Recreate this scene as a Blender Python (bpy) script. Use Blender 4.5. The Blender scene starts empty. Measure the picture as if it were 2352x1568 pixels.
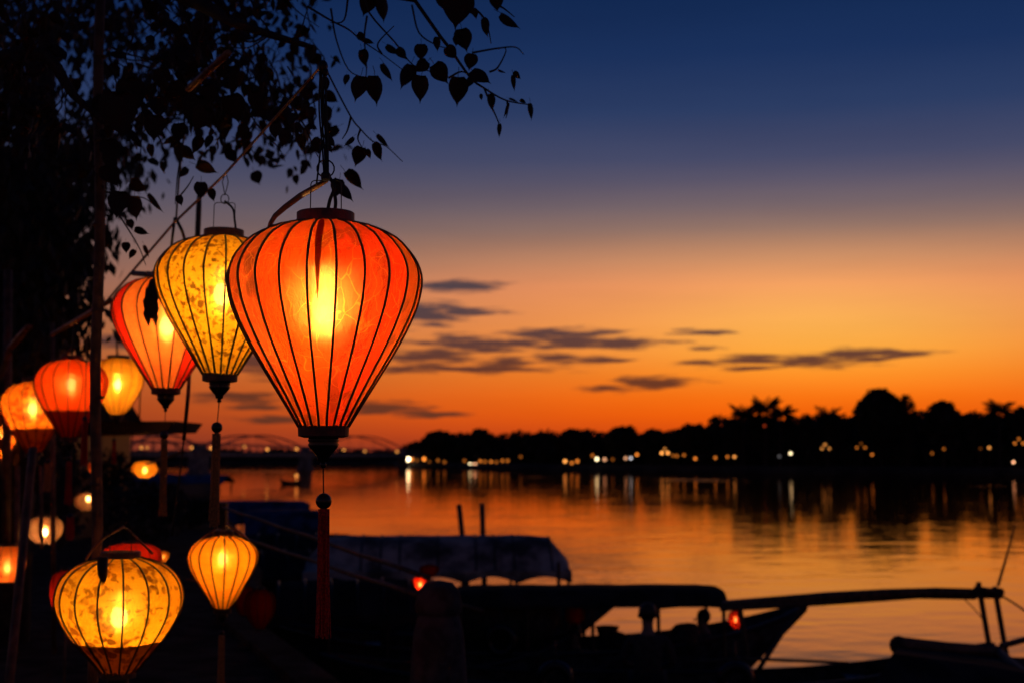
import bpy, bmesh, math, random
import numpy as np
from mathutils import Vector, Matrix, noise as mnoise
random.seed(7)
RND = random.Random(11)
scene = bpy.context.scene
C = scene.collection

# ---------------------------------------------------------------- camera
FPX = 2352 * 50.0 / 36.0            # focal length in units of a 2352 px wide picture
HZ = 1040.0                         # picture row of the horizon
PITCH = math.atan((HZ - 784) / FPX)
CAMZ = 3.4                          # metres above the river
cam_d = bpy.data.cameras.new('camera'); cam = bpy.data.objects.new('camera', cam_d); C.objects.link(cam)
cam.location = (0, 0, CAMZ); cam.rotation_euler = (math.radians(90) + PITCH, 0, 0)
cam_d.lens = 50; cam_d.sensor_width = 36; cam_d.clip_start = 0.1; cam_d.clip_end = 6000
cam_d.dof.use_dof = True; cam_d.dof.focus_distance = 3.1; cam_d.dof.aperture_fstop = 4.6
scene.camera = cam

def ray(u, v):
    x = (u - 1176) / FPX; y = (784 - v) / FPX
    d = Vector((x, math.cos(PITCH) - y * math.sin(PITCH), math.sin(PITCH) + y * math.cos(PITCH)))
    return d
def P(u, v, d):
    """a point of the place seen at picture position u, v and standing d metres north of the camera"""
    r = ray(u, v); return Vector((0, 0, CAMZ)) + r * (d / r.y)
def azel(u, v):
    r = ray(u, v).normalized(); return math.atan2(r.x, r.y), math.asin(r.z)

# ---------------------------------------------------------------- view / render
scene.view_settings.view_transform = 'Standard'; scene.view_settings.look = 'None'
scene.view_settings.exposure = 0; scene.view_settings.gamma = 1
scene.view_settings.use_curve_mapping = False
scene.cycles.use_denoising = True
scene.cycles.max_bounces = 10; scene.cycles.diffuse_bounces = 4; scene.cycles.transmission_bounces = 8
scene.cycles.transparent_max_bounces = 12
scene.cycles.sample_clamp_indirect = 1.4
scene.cycles.caustics_reflective = False; scene.cycles.caustics_refractive = False

def s2l(c):
    return tuple((x / 255 / 12.92) if x / 255 <= 0.04045 else ((x / 255 + 0.055) / 1.055) ** 2.4 for x in c)

# ---------------------------------------------------------------- node helper
class NT:
    def __init__(self, tree): self.t = tree; self.n = tree.nodes; self.l = tree.links
    def add(self, typ, **kw):
        nd = self.n.new(typ)
        for k, v in kw.items(): setattr(nd, k, v)
        return nd
    def put(self, sock, val):
        if isinstance(val, bpy.types.NodeSocket): self.l.new(val, sock)
        else: sock.default_value = val
    def math(self, op, a, b=None, c=None, clamp=False):
        nd = self.add('ShaderNodeMath', operation=op, use_clamp=clamp)
        for i, v in enumerate((a, b, c)):
            if v is not None: self.put(nd.inputs[i], v)
        return nd.outputs[0]
    def vmath(self, op, a, b=None, c=None):
        nd = self.add('ShaderNodeVectorMath', operation=op)
        for i, v in enumerate((a, b, c)):
            if v is not None: self.put(nd.inputs[i], v)
        return nd.outputs['Value'] if op in ('LENGTH', 'DOT_PRODUCT', 'DISTANCE') else nd.outputs[0]
    def mix(self, f, a, b, blend='MIX'):
        nd = self.add('ShaderNodeMix', data_type='RGBA', blend_type=blend)
        self.put(nd.inputs[0], f)
        self.put(nd.inputs[6], a if not isinstance(a, tuple) else (*a[:3], 1)); self.put(nd.inputs[7], b if not isinstance(b, tuple) else (*b[:3], 1))
        return nd.outputs[2]
    def ramp(self, f, stops, interp='LINEAR'):
        nd = self.add('ShaderNodeValToRGB'); cr = nd.color_ramp; cr.interpolation = interp
        self.put(nd.inputs[0], f)
        while len(cr.elements) < len(stops): cr.elements.new(0.5)
        for e, (p, c) in zip(cr.elements, stops):
            e.position = p; e.color = (*c[:3], 1) if isinstance(c, (tuple, list)) else (c, c, c, 1)
        return nd.outputs[0]
    def noise(self, vec, scale, detail=3, rough=0.55, dist=0.0):
        nd = self.add('ShaderNodeTexNoise'); 
        if vec is not None: self.put(nd.inputs['Vector'], vec)
        nd.inputs['Scale'].default_value = scale; nd.inputs['Detail'].default_value = detail
        nd.inputs['Roughness'].default_value = rough; nd.inputs['Distortion'].default_value = dist
        return nd.outputs['Fac']
    def maprange(self, v, a, b, c=0.0, d=1.0, smooth=True):
        nd = self.add('ShaderNodeMapRange'); nd.clamp = True
        if smooth: nd.interpolation_type = 'SMOOTHSTEP'
        self.put(nd.inputs[0], v)
        for i, x in enumerate((a, b, c, d)): self.put(nd.inputs[i + 1], x)
        return nd.outputs[0]
    def xyz(self, x, y, z):
        nd = self.add('ShaderNodeCombineXYZ')
        for i, v in enumerate((x, y, z)): self.put(nd.inputs[i], v)
        return nd.outputs[0]

# ---------------------------------------------------------------- sky after sunset
world = bpy.data.worlds.new('World'); scene.world = world; world.use_nodes = True
w = NT(world.node_tree); w.n.clear()
tc = w.add('ShaderNodeTexCoord'); sp = w.add('ShaderNodeSeparateXYZ')
w.l.new(w.vmath('NORMALIZE', tc.outputs['Generated']), sp.inputs[0])
az = w.math('ARCTAN2', sp.outputs[0], sp.outputs[1]); el = w.math('ARCSINE', sp.outputs[2])
ELMAX = 0.9
def stops(lst): 
    out = [(max(0, azel(1176, v)[1]) / ELMAX, s2l(c)) for v, c in lst]
    return sorted(out + [(0.36, s2l(lst[0][2] if len(lst[0]) > 2 else (15, 36, 80))), (1.0, s2l((8, 20, 48)))], key=lambda q: q[0])
f_el = w.math('DIVIDE', w.math('MAXIMUM', el, 0.0), ELMAX)
glow = w.ramp(f_el, stops([(0, (19, 42, 83)), (130, (27, 49, 92)), (260, (44, 61, 100)), (370, (71, 75, 105)), (420, (92, 86, 106)), (480, (120, 102, 106)), (530, (150, 117, 104)), (560, (176, 128, 102)),
    (600, (208, 142, 102)), (660, (246, 152, 96)), (740, (253, 152, 80)), (810, (255, 144, 56)), (860, (255, 130, 34)), (910, (254, 110, 14)), (955, (246, 94, 6)), (1000, (218, 74, 14)), (1035, (175, 58, 22))]))
dusk = w.ramp(f_el, stops([(0, (14, 35, 76)), (130, (22, 43, 84)), (280, (44, 58, 96)), (420, (68, 72, 96)), (540, (88, 80, 92)), (650, (104, 84, 84)),
    (760, (140, 86, 66)), (860, (148, 78, 50)), (940, (140, 66, 38)), (1000, (110, 54, 38)), (1035, (84, 48, 42))]))
az0 = azel(1880, 900)[0]
dz = w.math('DIVIDE', w.math('SUBTRACT', az, az0), 0.42)
g = w.math('EXPONENT', w.math('MULTIPLY', w.math('MULTIPLY', dz, dz), -1.0))
sky = w.mix(g, dusk, glow)
yc = azel(1900, 765)
yq = w.vmath('LENGTH', w.vmath('MULTIPLY_ADD', w.xyz(az, el, 0.0), (1 / 0.115, 1 / 0.030, 0.0), (-yc[0] / 0.115, -yc[1] / 0.030, 0.0)))
yb = w.math('EXPONENT', w.math('MULTIPLY', w.math('MULTIPLY', yq, yq), -0.7))
sky = w.mix(yb, sky, w.mix(1.0, sky, (0.0, 0.13, 0.01), 'ADD'))
# low streaks of cloud
aev = w.xyz(az, el, 0.0)
wob = w.add('ShaderNodeTexNoise'); w.put(wob.inputs['Vector'], w.vmath('MULTIPLY', aev, (30.0, 150.0, 1.0))); wob.inputs['Scale'].default_value = 1.0
wob.inputs['Detail'].default_value = 4
pos = w.vmath('ADD', aev, w.vmath('MULTIPLY', w.vmath('SUBTRACT', wob.outputs['Color'], (0.5, 0.5, 0.5)), (0.026, 0.0058, 0.0)))
CL = [(1050, 657, 84, 11), (970, 722, 70, 22), (1065, 718, 72, 11), (1048, 775, 40, 9), (1290, 766, 110, 9), (1130, 790, 150, 13), (1330, 783, 100, 13), (1430, 789, 90, 10),
      (985, 818, 90, 16), (1165, 831, 60, 12), (1050, 848, 190, 7), (1275, 823, 48, 9), (1375, 827, 50, 7), (1615, 764, 50, 6), (1625, 800, 28, 5), (1510, 876, 80, 11), (1400, 892, 48, 7),
      (1615, 833, 50, 6), (1740, 827, 75, 9), (1880, 826, 95, 12), (1960, 816, 80, 13), (2045, 812, 70, 7), (1720, 848, 45, 4), (872, 935, 85, 11), (985, 949, 75, 7), (540, 912, 90, 11), (600, 935, 60, 6),
      (620, 962, 80, 7), (610, 832, 60, 26), (290, 785, 90, 12)]
m = None
for (u, v, a, b) in CL:
    c = azel(u, v); sx, sy = FPX / a, FPX / b
    q = w.vmath('LENGTH', w.vmath('MULTIPLY_ADD', pos, (sx, sy, 0.0), (-c[0] * sx, -c[1] * sy, 0.0)))
    m = q if m is None else w.math('MINIMUM', m, q)
fine = w.noise(w.vmath('MULTIPLY', aev, (34.0, 330.0, 1.0)), 1.0, 6)
m = w.math('ADD', m, w.math('MULTIPLY', w.math('SUBTRACT', fine, 0.5), 3.4))
cl = w.maprange(m, 1.75, 0.50, 0.0, 0.96)
cloudcol = w.mix(w.maprange(el, azel(0, 900)[1], azel(0, 640)[1]), s2l((100, 52, 34)), s2l((72, 62, 70)))
sky = w.mix(cl, sky, cloudcol)
# faint wisps of thin high haze
wisp = w.noise(w.vmath('MULTIPLY', aev, (4.0, 26.0, 1.0)), 1.0, 5)
sky = w.mix(w.maprange(wisp, 0.35, 0.75, 0.0, 0.20), sky, w.mix(1.0, sky, (0.62, 0.62, 0.72), 'MULTIPLY'))
below = w.math('LESS_THAN', el, -0.002)
sky = w.mix(below, sky, (0.01, 0.006, 0.006))
bg = w.add('ShaderNodeBackground'); w.l.new(sky, bg.inputs[0]); bg.inputs[1].default_value = 1.0
wo = w.add('ShaderNodeOutputWorld'); w.l.new(bg.outputs[0], wo.inputs[0])

# ---------------------------------------------------------------- tags
USED = set()
def tag(o, label=None, cat=None, group=None, kind=None):
    if label:
        o['label'] = label
    if cat: o['category'] = cat
    if group: o['group'] = group
    if kind: o['kind'] = kind
    return o
def empty(name, loc, label, cat, group=None, rotz=0.0, rot=None):
    o = bpy.data.objects.new(name, None); C.objects.link(o); o.location = loc
    o.rotation_euler = rot if rot else (0, 0, rotz); o.empty_display_size = 0.1
    return tag(o, label, cat, group)
def link(name, me, parent=None, mats=None, loc=None, rot=None):
    o = bpy.data.objects.new(name, me); C.objects.link(o)
    if parent is not None: o.parent = parent
    if loc is not None: o.location = loc
    if rot is not None: o.rotation_euler = rot
    if mats and not me.materials:
        for mm in (mats if isinstance(mats, (list, tuple)) else [mats]): me.materials.append(mm)
    return o
ORD = ['first', 'second', 'third', 'fourth', 'fifth', 'sixth', 'seventh', 'eighth', 'ninth', 'tenth', 'eleventh', 'twelfth', 'thirteenth', 'fourteenth',
       'fifteenth', 'sixteenth', 'seventeenth', 'eighteenth', 'nineteenth', 'twentieth']

# ---------------------------------------------------------------- mesh builder
class MB:
    def __init__(s): s.v = []; s.f = []; s.mi = []
    def face(s, idx, mi=0): s.f.append(idx); s.mi.append(mi)
    def box(s, c, size, rot=None, mi=0, taper=1.0):
        M = rot if rot is not None else Matrix.Identity(3); b = len(s.v); c = Vector(c)
        for z in (-1, 1):
            k = taper if z > 0 else 1.0
            for y in (-1, 1):
                for x in (-1, 1): s.v.append(c + M @ Vector((x * size[0] / 2 * k, y * size[1] / 2 * k, z * size[2] / 2)))
        for q in ((0, 2, 3, 1), (4, 5, 7, 6), (0, 1, 5, 4), (2, 6, 7, 3), (0, 4, 6, 2), (1, 3, 7, 5)): s.face([b + i for i in q], mi)
    def tube(s, pts, r, n=6, mi=0, cap=True, squash=None):
        pts = [Vector(p) for p in pts]; N = len(pts); rs = r if isinstance(r, (list, tuple)) else [r] * N
        b = len(s.v); prev = None
        for i, p in enumerate(pts):
            t = (pts[min(i + 1, N - 1)] - pts[max(i - 1, 0)])
            t = t.normalized() if t.length > 1e-9 else Vector((0, 0, 1))
            if prev is None:
                a = Vector((0, 0, 1)) if abs(t.z) < 0.9 else Vector((1, 0, 0)); x = t.cross(a).normalized()
            else:
                x = prev - t * prev.dot(t); x = x.normalized() if x.length > 1e-6 else t.orthogonal().normalized()
            prev = x; y = t.cross(x)
            for k in range(n):
                a = 2 * math.pi * k / n; s.v.append(p + x * (math.cos(a) * rs[i]) + y * (math.sin(a) * rs[i]))
        for i in range(N - 1):
            for k in range(n):
                k2 = (k + 1) % n; s.face([b + i * n + k, b + i * n + k2, b + (i + 1) * n + k2, b + (i + 1) * n + k], mi)
        if cap:
            s.face([b + k for k in range(n)][::-1], mi); s.face([b + (N - 1) * n + k for k in range(n)], mi)
    def lathe(s, prof, n=20, c=(0, 0, 0), mi=0, close=False, fac=None):
        b = len(s.v); c = Vector(c)
        for (r, z) in prof:
            for k in range(n):
                a = 2 * math.pi * k / n; rr = r * (fac(a, z) if fac else 1)
                s.v.append(c + Vector((rr * math.cos(a), rr * math.sin(a), z)))
        N = len(prof)
        for i in range(N if close else N - 1):
            j = (i + 1) % N
            for k in range(n):
                k2 = (k + 1) % n; s.face([b + i * n + k, b + i * n + k2, b + j * n + k2, b + j * n + k], mi)
        if not close:
            s.face([b + k for k in range(n)][::-1], mi); s.face([b + (N - 1) * n + k for k in range(n)], mi)
    def ball(s, c, r, n=12, m=8, mi=0, sz=1.0):
        s.lathe([(max(1e-4, r * math.sin(math.pi * i / m)), -r * sz * math.cos(math.pi * i / m)) for i in range(m + 1)], n, c, mi)
    def quadgrid(s, rows, mi=0):
        b = len(s.v); n = len(rows[0])
        for r in rows: s.v += [Vector(p) for p in r]
        for i in range(len(rows) - 1):
            for j in range(n - 1): s.face([b + i * n + j, b + i * n + j + 1, b + (i + 1) * n + j + 1, b + (i + 1) * n + j], mi)
    def mesh(s, name, smooth=False):
        me = bpy.data.meshes.new(name); me.from_pydata([tuple(v) for v in s.v], [], s.f); me.update()
        if any(s.mi): me.polygons.foreach_set('material_index', s.mi)
        if smooth: me.polygons.foreach_set('use_smooth', [True] * len(me.polygons))
        return me
    def build(s, name, mats, parent=None, smooth=False, loc=None, rot=None):
        me = s.mesh(name, smooth)
        for mm in (mats if isinstance(mats, (list, tuple)) else [mats]): me.materials.append(mm)
        return link(name, me, parent, None, loc, rot)
def dup_tree(o, parent=None):
    c = o.copy(); C.objects.link(c)
    if parent is not None: c.parent = parent
    for ch in list(o.children): dup_tree(ch, c)
    return c
def catmull(pts, n=6):
    P_ = [np.array(p, float) for p in pts]; P_ = [2 * P_[0] - P_[1]] + P_ + [2 * P_[-1] - P_[-2]]; out = []
    for i in range(1, len(P_) - 2):
        for k in range(n):
            t = k / n; a, b, c, d = P_[i - 1], P_[i], P_[i + 1], P_[i + 2]
            out.append(0.5 * ((2 * b) + (-a + c) * t + (2 * a - 5 * b + 4 * c - d) * t * t + (-a + 3 * b - 3 * c + d) * t ** 3))
    out.append(P_[-2]); return out

# ---------------------------------------------------------------- materials
def pmat(name, col, rough=0.7, metal=0.0, var=0.25, scale=20.0, bump=0.0, spec=0.4, col2=None, stretch=None):
    m_ = bpy.data.materials.new(name); m_.use_nodes = True; t = NT(m_.node_tree)
    bs = t.n['Principled BSDF']; tcn = t.add('ShaderNodeTexCoord')
    vec = tcn.outputs['Object']
    if stretch: vec = t.vmath('MULTIPLY', vec, stretch)
    nz = t.noise(vec, scale, 4)
    c2 = col2 if col2 else tuple(c * (1 - var * 1.6) for c in col)
    t.put(bs.inputs['Base Color'], t.mix(t.maprange(nz, 0.35, 0.65), col, c2))
    bs.inputs['Roughness'].default_value = rough; bs.inputs['Metallic'].default_value = metal
    bs.inputs['Specular IOR Level'].default_value = spec
    if bump:
        b = t.add('ShaderNodeBump'); b.inputs['Distance'].default_value = bump; t.put(b.inputs['Height'], nz); t.l.new(b.outputs[0], bs.inputs['Normal'])
    return m_
def emat(name, col, strength):
    m_ = bpy.data.materials.new(name); m_.use_nodes = True; t = NT(m_.node_tree); t.n.clear()
    e = t.add('ShaderNodeEmission'); e.inputs[0].default_value = (*col, 1); e.inputs[1].default_value = strength
    o = t.add('ShaderNodeOutputMaterial'); t.l.new(e.outputs[0], o.inputs[0]); return m_

def fabric(name, col, kind='plain', dark=None, vein=None, seethru=0.03, streak=0.125, scale=1.0, hot=None, haze=0.13):
    """silk stretched over ribs: it lets light through and scatters it; the print is thicker cloth"""
    m_ = bpy.data.materials.new(name); m_.use_nodes = True; t = NT(m_.node_tree); t.n.clear()
    geo = t.add('ShaderNodeNewGeometry'); pos_ = geo.outputs['Position']
    info = t.add('ShaderNodeObjectInfo')
    c = (*col, 1)
    slub = t.noise(t.vmath('MULTIPLY', pos_, (1.0, 1.0, 4.0)), 14 * scale, 5, 0.65)
    base = t.mix(t.maprange(slub, 0.3, 0.7, 0.0, 0.45), c, (*(col[0] * 0.85, col[1] * 0.5, col[2] * 0.4), 1))
    base = t.mix(t.math('MULTIPLY', info.outputs['Random'], 0.45), base, (*(col[0] * 0.95, col[1] * 0.55, col[2] * 0.6), 1))
    fib = t.noise(t.vmath('MULTIPLY', pos_, (3.0, 3.0, 0.6)), 60 * scale, 3, 0.6, 1.5)
    base = t.mix(t.maprange(fib, 0.42, 0.62, 0.0, 0.22), base, (*(col[0] * 0.6, col[1] * 0.4, col[2] * 0.4), 1))
    if kind == 'print':      # blossoms and leaves woven in
        dn = t.add('ShaderNodeTexNoise'); t.put(dn.inputs['Vector'], pos_); dn.inputs['Scale'].default_value = 26 * scale; dn.inputs['Detail'].default_value = 3
        wp = t.vmath('ADD', pos_, t.vmath('MULTIPLY', t.vmath('SUBTRACT', dn.outputs['Color'], (0.5, 0.5, 0.5)), (0.05, 0.05, 0.05)))
        vo = t.add('ShaderNodeTexVoronoi'); vo.feature = 'F1'; t.put(vo.inputs['Vector'], wp); vo.inputs['Scale'].default_value = 42 * scale
        petals = t.maprange(vo.outputs['Distance'], 0.40, 0.56, 1.0, 0.0)
        big = t.maprange(t.noise(pos_, 11 * scale, 3, 0.6), 0.46, 0.56)
        msk = t.math('MULTIPLY', petals, big)
        rim = t.maprange(t.noise(wp, 55 * scale, 2, 0.5), 0.55, 0.62)
        msk = t.math('MAXIMUM', msk, t.math('MULTIPLY', rim, 0.75))
        base = t.mix(t.math('MULTIPLY', msk, 0.97), base, (*dark, 1))
    if kind == 'brocade':    # drawn branches: thin pale lines and dull leaf shapes
        dn = t.add('ShaderNodeTexNoise'); t.put(dn.inputs['Vector'], pos_); dn.inputs['Scale'].default_value = 9; dn.inputs['Detail'].default_value = 2
        wp = t.vmath('ADD', t.vmath('MULTIPLY', pos_, (1.0, 1.0, 0.45)), t.vmath('MULTIPLY', t.vmath('SUBTRACT', dn.outputs['Color'], (0.5, 0.5, 0.5)), (0.10, 0.10, 0.10)))
        vo = t.add('ShaderNodeTexVoronoi'); vo.feature = 'DISTANCE_TO_EDGE'; t.put(vo.inputs['Vector'], wp); vo.inputs['Scale'].default_value = 26
        line = t.maprange(vo.outputs['Distance'], 0.008, 0.028, 1.0, 0.0)
        area = t.maprange(t.noise(pos_, 8, 2), 0.45, 0.58)
        vo2 = t.add('ShaderNodeTexVoronoi'); vo2.feature = 'F1'; t.put(vo2.inputs['Vector'], wp); vo2.inputs['Scale'].default_value = 17
        leafm = t.math('MULTIPLY', t.maprange(vo2.outputs['Distance'], 0.34, 0.42, 1.0, 0.0), t.maprange(t.noise(pos_, 6.5, 2), 0.43, 0.52))
        base = t.mix(t.math('MULTIPLY', leafm, 0.8), base, (*dark, 1))
        base = t.mix(t.math('MULTIPLY', t.math('MULTIPLY', line, area), 0.75), base, (*vein, 1))
        crk = t.maprange(t.noise(wp, 70, 2, 0.5, 2.0), 0.60, 0.66)
        base = t.mix(t.math('MULTIPLY', crk, 0.4), base, (col[0] * 0.7, col[1] * 0.3, 0.01, 1))
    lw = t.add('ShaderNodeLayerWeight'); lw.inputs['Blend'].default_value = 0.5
    base = t.mix(t.math('MULTIPLY', t.math('POWER', lw.outputs['Facing'], 1.4), 0.95), base, (col[0] * 0.22, col[1] * 0.12, col[2] * 0.1, 1))  # shade put into the colour: silk darkens and reddens toward the lantern's edges
    wr = t.noise(t.vmath('MULTIPLY', pos_, (1.0, 1.0, 0.35)), 34, 4, 0.6, 0.6)
    bmp = t.add('ShaderNodeBump'); bmp.inputs['Distance'].default_value = 0.010; bmp.inputs['Strength'].default_value = 0.7; t.put(bmp.inputs['Height'], wr)
    wv1 = t.noise(t.vmath('MULTIPLY', pos_, (1.0, 1.0, 9.0)), 150, 2, 0.5); wv2 = t.noise(t.vmath('MULTIPLY', pos_, (8.0, 8.0, 0.5)), 130, 2, 0.5)
    base = t.mix(t.maprange(t.math('ADD', wv1, wv2), 0.92, 1.12, 0.0, 0.22), base, (col[0] * 0.55, col[1] * 0.35, col[2] * 0.3, 1))
    # weave slubs spread the lamp up and down more than sideways
    wn = t.add('ShaderNodeTexWhiteNoise'); wn.noise_dimensions = '3D'; t.put(wn.inputs['Vector'], t.vmath('MULTIPLY', pos_, (9137.0, 9137.0, 9137.0)))
    wsp = t.add('ShaderNodeSeparateXYZ'); t.l.new(wn.outputs['Color'], wsp.inputs[0])
    r1 = t.math('SUBTRACT', t.math('ADD', wsp.outputs[0], wsp.outputs[1]), 1.0)
    jz = t.math('MULTIPLY', r1, 5.5)
    nrm = t.vmath('NORMALIZE', t.vmath('ADD', geo.outputs['Normal'], t.xyz(0.0, 0.0, jz)))
    tr = t.add('ShaderNodeBsdfTranslucent'); t.put(tr.inputs[0], base); t.l.new(bmp.outputs[0], tr.inputs['Normal'])
    df = t.add('ShaderNodeBsdfDiffuse'); t.put(df.inputs[0], t.mix(0.75, base, (0.0, 0.0, 0.0, 1)))
    mx = t.add('ShaderNodeMixShader'); mx.inputs[0].default_value = 0.25; t.l.new(tr.outputs[0], mx.inputs[1]); t.l.new(df.outputs[0], mx.inputs[2])
    rf = t.add('ShaderNodeBsdfRefraction'); rf.inputs['IOR'].default_value = 1.25; rf.inputs['Roughness'].default_value = 0.42
    t.put(rf.inputs['Color'], t.mix(0.35, base, (*(hot or (1.0, 0.75, 0.25)), 1))); t.l.new(nrm, rf.inputs['Normal'])
    m2 = t.add('ShaderNodeMixShader'); m2.inputs[0].default_value = streak; t.l.new(mx.outputs[0], m2.inputs[1]); t.l.new(rf.outputs[0], m2.inputs[2])
    rh = t.add('ShaderNodeBsdfRefraction'); rh.inputs['IOR'].default_value = 1.5; rh.inputs['Roughness'].default_value = 0.95
    t.put(rh.inputs['Color'], t.mix(0.30, base, (*(hot or (1.0, 0.62, 0.12)), 1))); t.l.new(bmp.outputs[0], rh.inputs['Normal'])
    mh = t.add('ShaderNodeMixShader'); mh.inputs[0].default_value = haze; t.l.new(m2.outputs[0], mh.inputs[1]); t.l.new(rh.outputs[0], mh.inputs[2]); m2 = mh
    tp = t.add('ShaderNodeBsdfTransparent'); tp.inputs[0].default_value = (1.0, 0.8, 0.45, 1)
    m3 = t.add('ShaderNodeMixShader'); m3.inputs[0].default_value = seethru; t.l.new(m2.outputs[0], m3.inputs[1]); t.l.new(tp.outputs[0], m3.inputs[2])
    o = t.add('ShaderNodeOutputMaterial'); t.l.new(m3.outputs[0], o.inputs[0]); return m_

M = {}
M['dark_wood'] = pmat('dark_wood', (0.03, 0.016, 0.009), 0.45, var=0.4, scale=30, bump=0.001)
M['black_wood'] = pmat('black_lacquer', (0.012, 0.008, 0.006), 0.3, var=0.3)
M['rib'] = pmat('rib_bamboo', (0.02, 0.008, 0.004), 0.6, var=0.3)
M['red_ring'] = pmat('red_ring_wood', (0.16, 0.022, 0.01), 0.5, scale=45, bump=0.0008, col2=(0.06, 0.01, 0.006))
M['tan_ring'] = pmat('tan_ring_wood', (0.16, 0.08, 0.03), 0.5, scale=40, bump=0.0008)
M['wire'] = pmat('wire', (0.02, 0.018, 0.016), 0.4, metal=0.6)
M['bamboo'] = pmat('bamboo', (0.34, 0.15, 0.05), 0.38, var=0.35, scale=14, bump=0.001, stretch=(1, 1, 0.3))
M['bamboo_old'] = pmat('weathered_bamboo', (0.13, 0.07, 0.035), 0.6, var=0.4, scale=14, bump=0.001)
M['tassel_red'] = pmat('tassel_red', (0.75, 0.02, 0.008), 0.7, var=0.4, scale=200)
M['tassel_gold'] = pmat('tassel_gold', (0.62, 0.27, 0.06), 0.7, var=0.4, scale=200)
M['leaf'] = pmat('leaf', (0.020, 0.012, 0.005), 0.6, var=0.4, scale=8, col2=(0.026, 0.009, 0.004), spec=0.2)
M['leaf_far'] = pmat('leaf_far', (0.03, 0.028, 0.012), 0.7, var=0.4, scale=4)
M['twig'] = pmat('twig', (0.035, 0.022, 0.014), 0.8, var=0.4)
M['bark'] = pmat('bark', (0.05, 0.035, 0.022), 0.9, var=0.5, scale=8, bump=0.02)
M['far_leaf'] = pmat('far_tree_leaf', (0.03, 0.032, 0.014), 0.9, var=0.3, scale=0.5)
M['stone'] = pmat('stone', (0.05, 0.05, 0.055), 0.95, var=0.4, scale=12, bump=0.004)
M['paving'] = pmat('paving', (0.06, 0.045, 0.035), 1.0, var=0.5, scale=3, bump=0.004, spec=0.05)
M['earth'] = pmat('earth', (0.04, 0.035, 0.022), 0.95, var=0.5, scale=0.2)
M['concrete'] = pmat('concrete', (0.20, 0.19, 0.18), 0.85, var=0.4, scale=1)
M['hull'] = pmat('hull_paint', (0.06, 0.06, 0.065), 0.8, spec=0.15, var=0.5, scale=6, bump=0.003)
M['hull2'] = pmat('hull_timber', (0.09, 0.055, 0.035), 0.85, spec=0.1, var=0.5, scale=6, bump=0.003)
M['tarp'] = pmat('grey_tarpaulin', (0.40, 0.34, 0.28), 0.6, var=0.55, scale=1.9, bump=0.004, spec=0.25)
M['tarp_blue'] = pmat('blue_tarpaulin', (0.03, 0.07, 0.17), 0.8, var=0.5, scale=2.5, bump=0.03, spec=0.15)
M['tarp_dark'] = pmat('dark_tarpaulin', (0.032, 0.03, 0.03), 0.95, var=0.4, scale=2.5, bump=0.02, spec=0.05)
M['sack'] = pmat('sacking', (0.06, 0.045, 0.03), 0.9, var=0.5, scale=18, bump=0.01)
M['skin'] = pmat('skin', (0.28, 0.15, 0.09), 0.6, var=0.15)
M['hair'] = pmat('hair', (0.012, 0.01, 0.009), 0.5)
M['shirt'] = pmat('shirt', (0.07, 0.05, 0.04), 0.9, var=0.3)
M['trousers'] = pmat('trousers', (0.03, 0.03, 0.04), 0.9, var=0.3)
M['patch'] = pmat('burnt_cloth', (0.03, 0.012, 0.006), 0.9)
M['fold'] = pmat('fold_cloth', (0.30, 0.02, 0.006), 0.9)
M['plate'] = bpy.data.materials.new('frosted_plate'); M['plate'].use_nodes = True; t = NT(M['plate'].node_tree); t.n.clear()
_a = t.add('ShaderNodeBsdfTranslucent'); _a.inputs[0].default_value = (0.75, 0.50, 0.18, 1); _b = t.add('ShaderNodeOutputMaterial'); t.l.new(_a.outputs[0], _b.inputs[0])
BULB = emat('bulb_glow', (1.0, 0.62, 0.26), 85.0)
BULB_HOT = emat('bulb_glow_strong', (1.0, 0.62, 0.26), 120.0)
BULB_MAIN = emat('bulb_glow_main', (1.0, 0.62, 0.26), 150.0)
BULB_DIM = emat('bulb_glow_dim', (1.0, 0.55, 0.22), 40.0)
F = {}
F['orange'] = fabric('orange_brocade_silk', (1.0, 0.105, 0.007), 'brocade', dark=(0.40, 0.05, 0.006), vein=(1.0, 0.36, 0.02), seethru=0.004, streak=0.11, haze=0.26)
F['orange_red'] = fabric('red_orange_brocade_silk', (1.0, 0.055, 0.006), 'brocade', dark=(0.36, 0.035, 0.006), vein=(1.0, 0.20, 0.015), seethru=0.004, streak=0.11, haze=0.26)
F['orange_dull'] = fabric('dull_orange_brocade_silk', (0.72, 0.11, 0.012), 'brocade', dark=(0.22, 0.05, 0.012), vein=(1.0, 0.26, 0.03), seethru=0.004, streak=0.11, haze=0.26)
F['yellow_print'] = fabric('yellow_printed_silk', (1.0, 0.52, 0.012), 'print', dark=(0.13, 0.036, 0.002), seethru=0.012, streak=0.05)
F['gold_print'] = fabric('gold_printed_silk', (1.0, 0.45, 0.010), 'print', dark=(0.11, 0.028, 0.002), seethru=0.012, streak=0.05, scale=0.62)
F['peach'] = fabric('peach_silk', (1.0, 0.24, 0.035), seethru=0.012, streak=0.08)
F['red'] = fabric('red_silk', (1.0, 0.035, 0.008), seethru=0.03, streak=0.2)
F['orange_plain'] = fabric('orange_plain_silk', (0.95, 0.08, 0.004), seethru=0.008, streak=0.03)
F['amber'] = fabric('amber_plain_silk', (1.0, 0.33, 0.008), seethru=0.008, streak=0.03)
F['yellow'] = fabric('yellow_plain_silk', (1.0, 0.42, 0.02), seethru=0.03, streak=0.12)
F['orange_print'] = fabric('orange_printed_silk', (1.0, 0.26, 0.012), 'print', dark=(0.45, 0.04, 0.003), seethru=0.012, streak=0.05, scale=0.5)
F['pale'] = fabric('pale_gauze', (0.85, 0.45, 0.22), seethru=0.35, streak=0.2)
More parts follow.
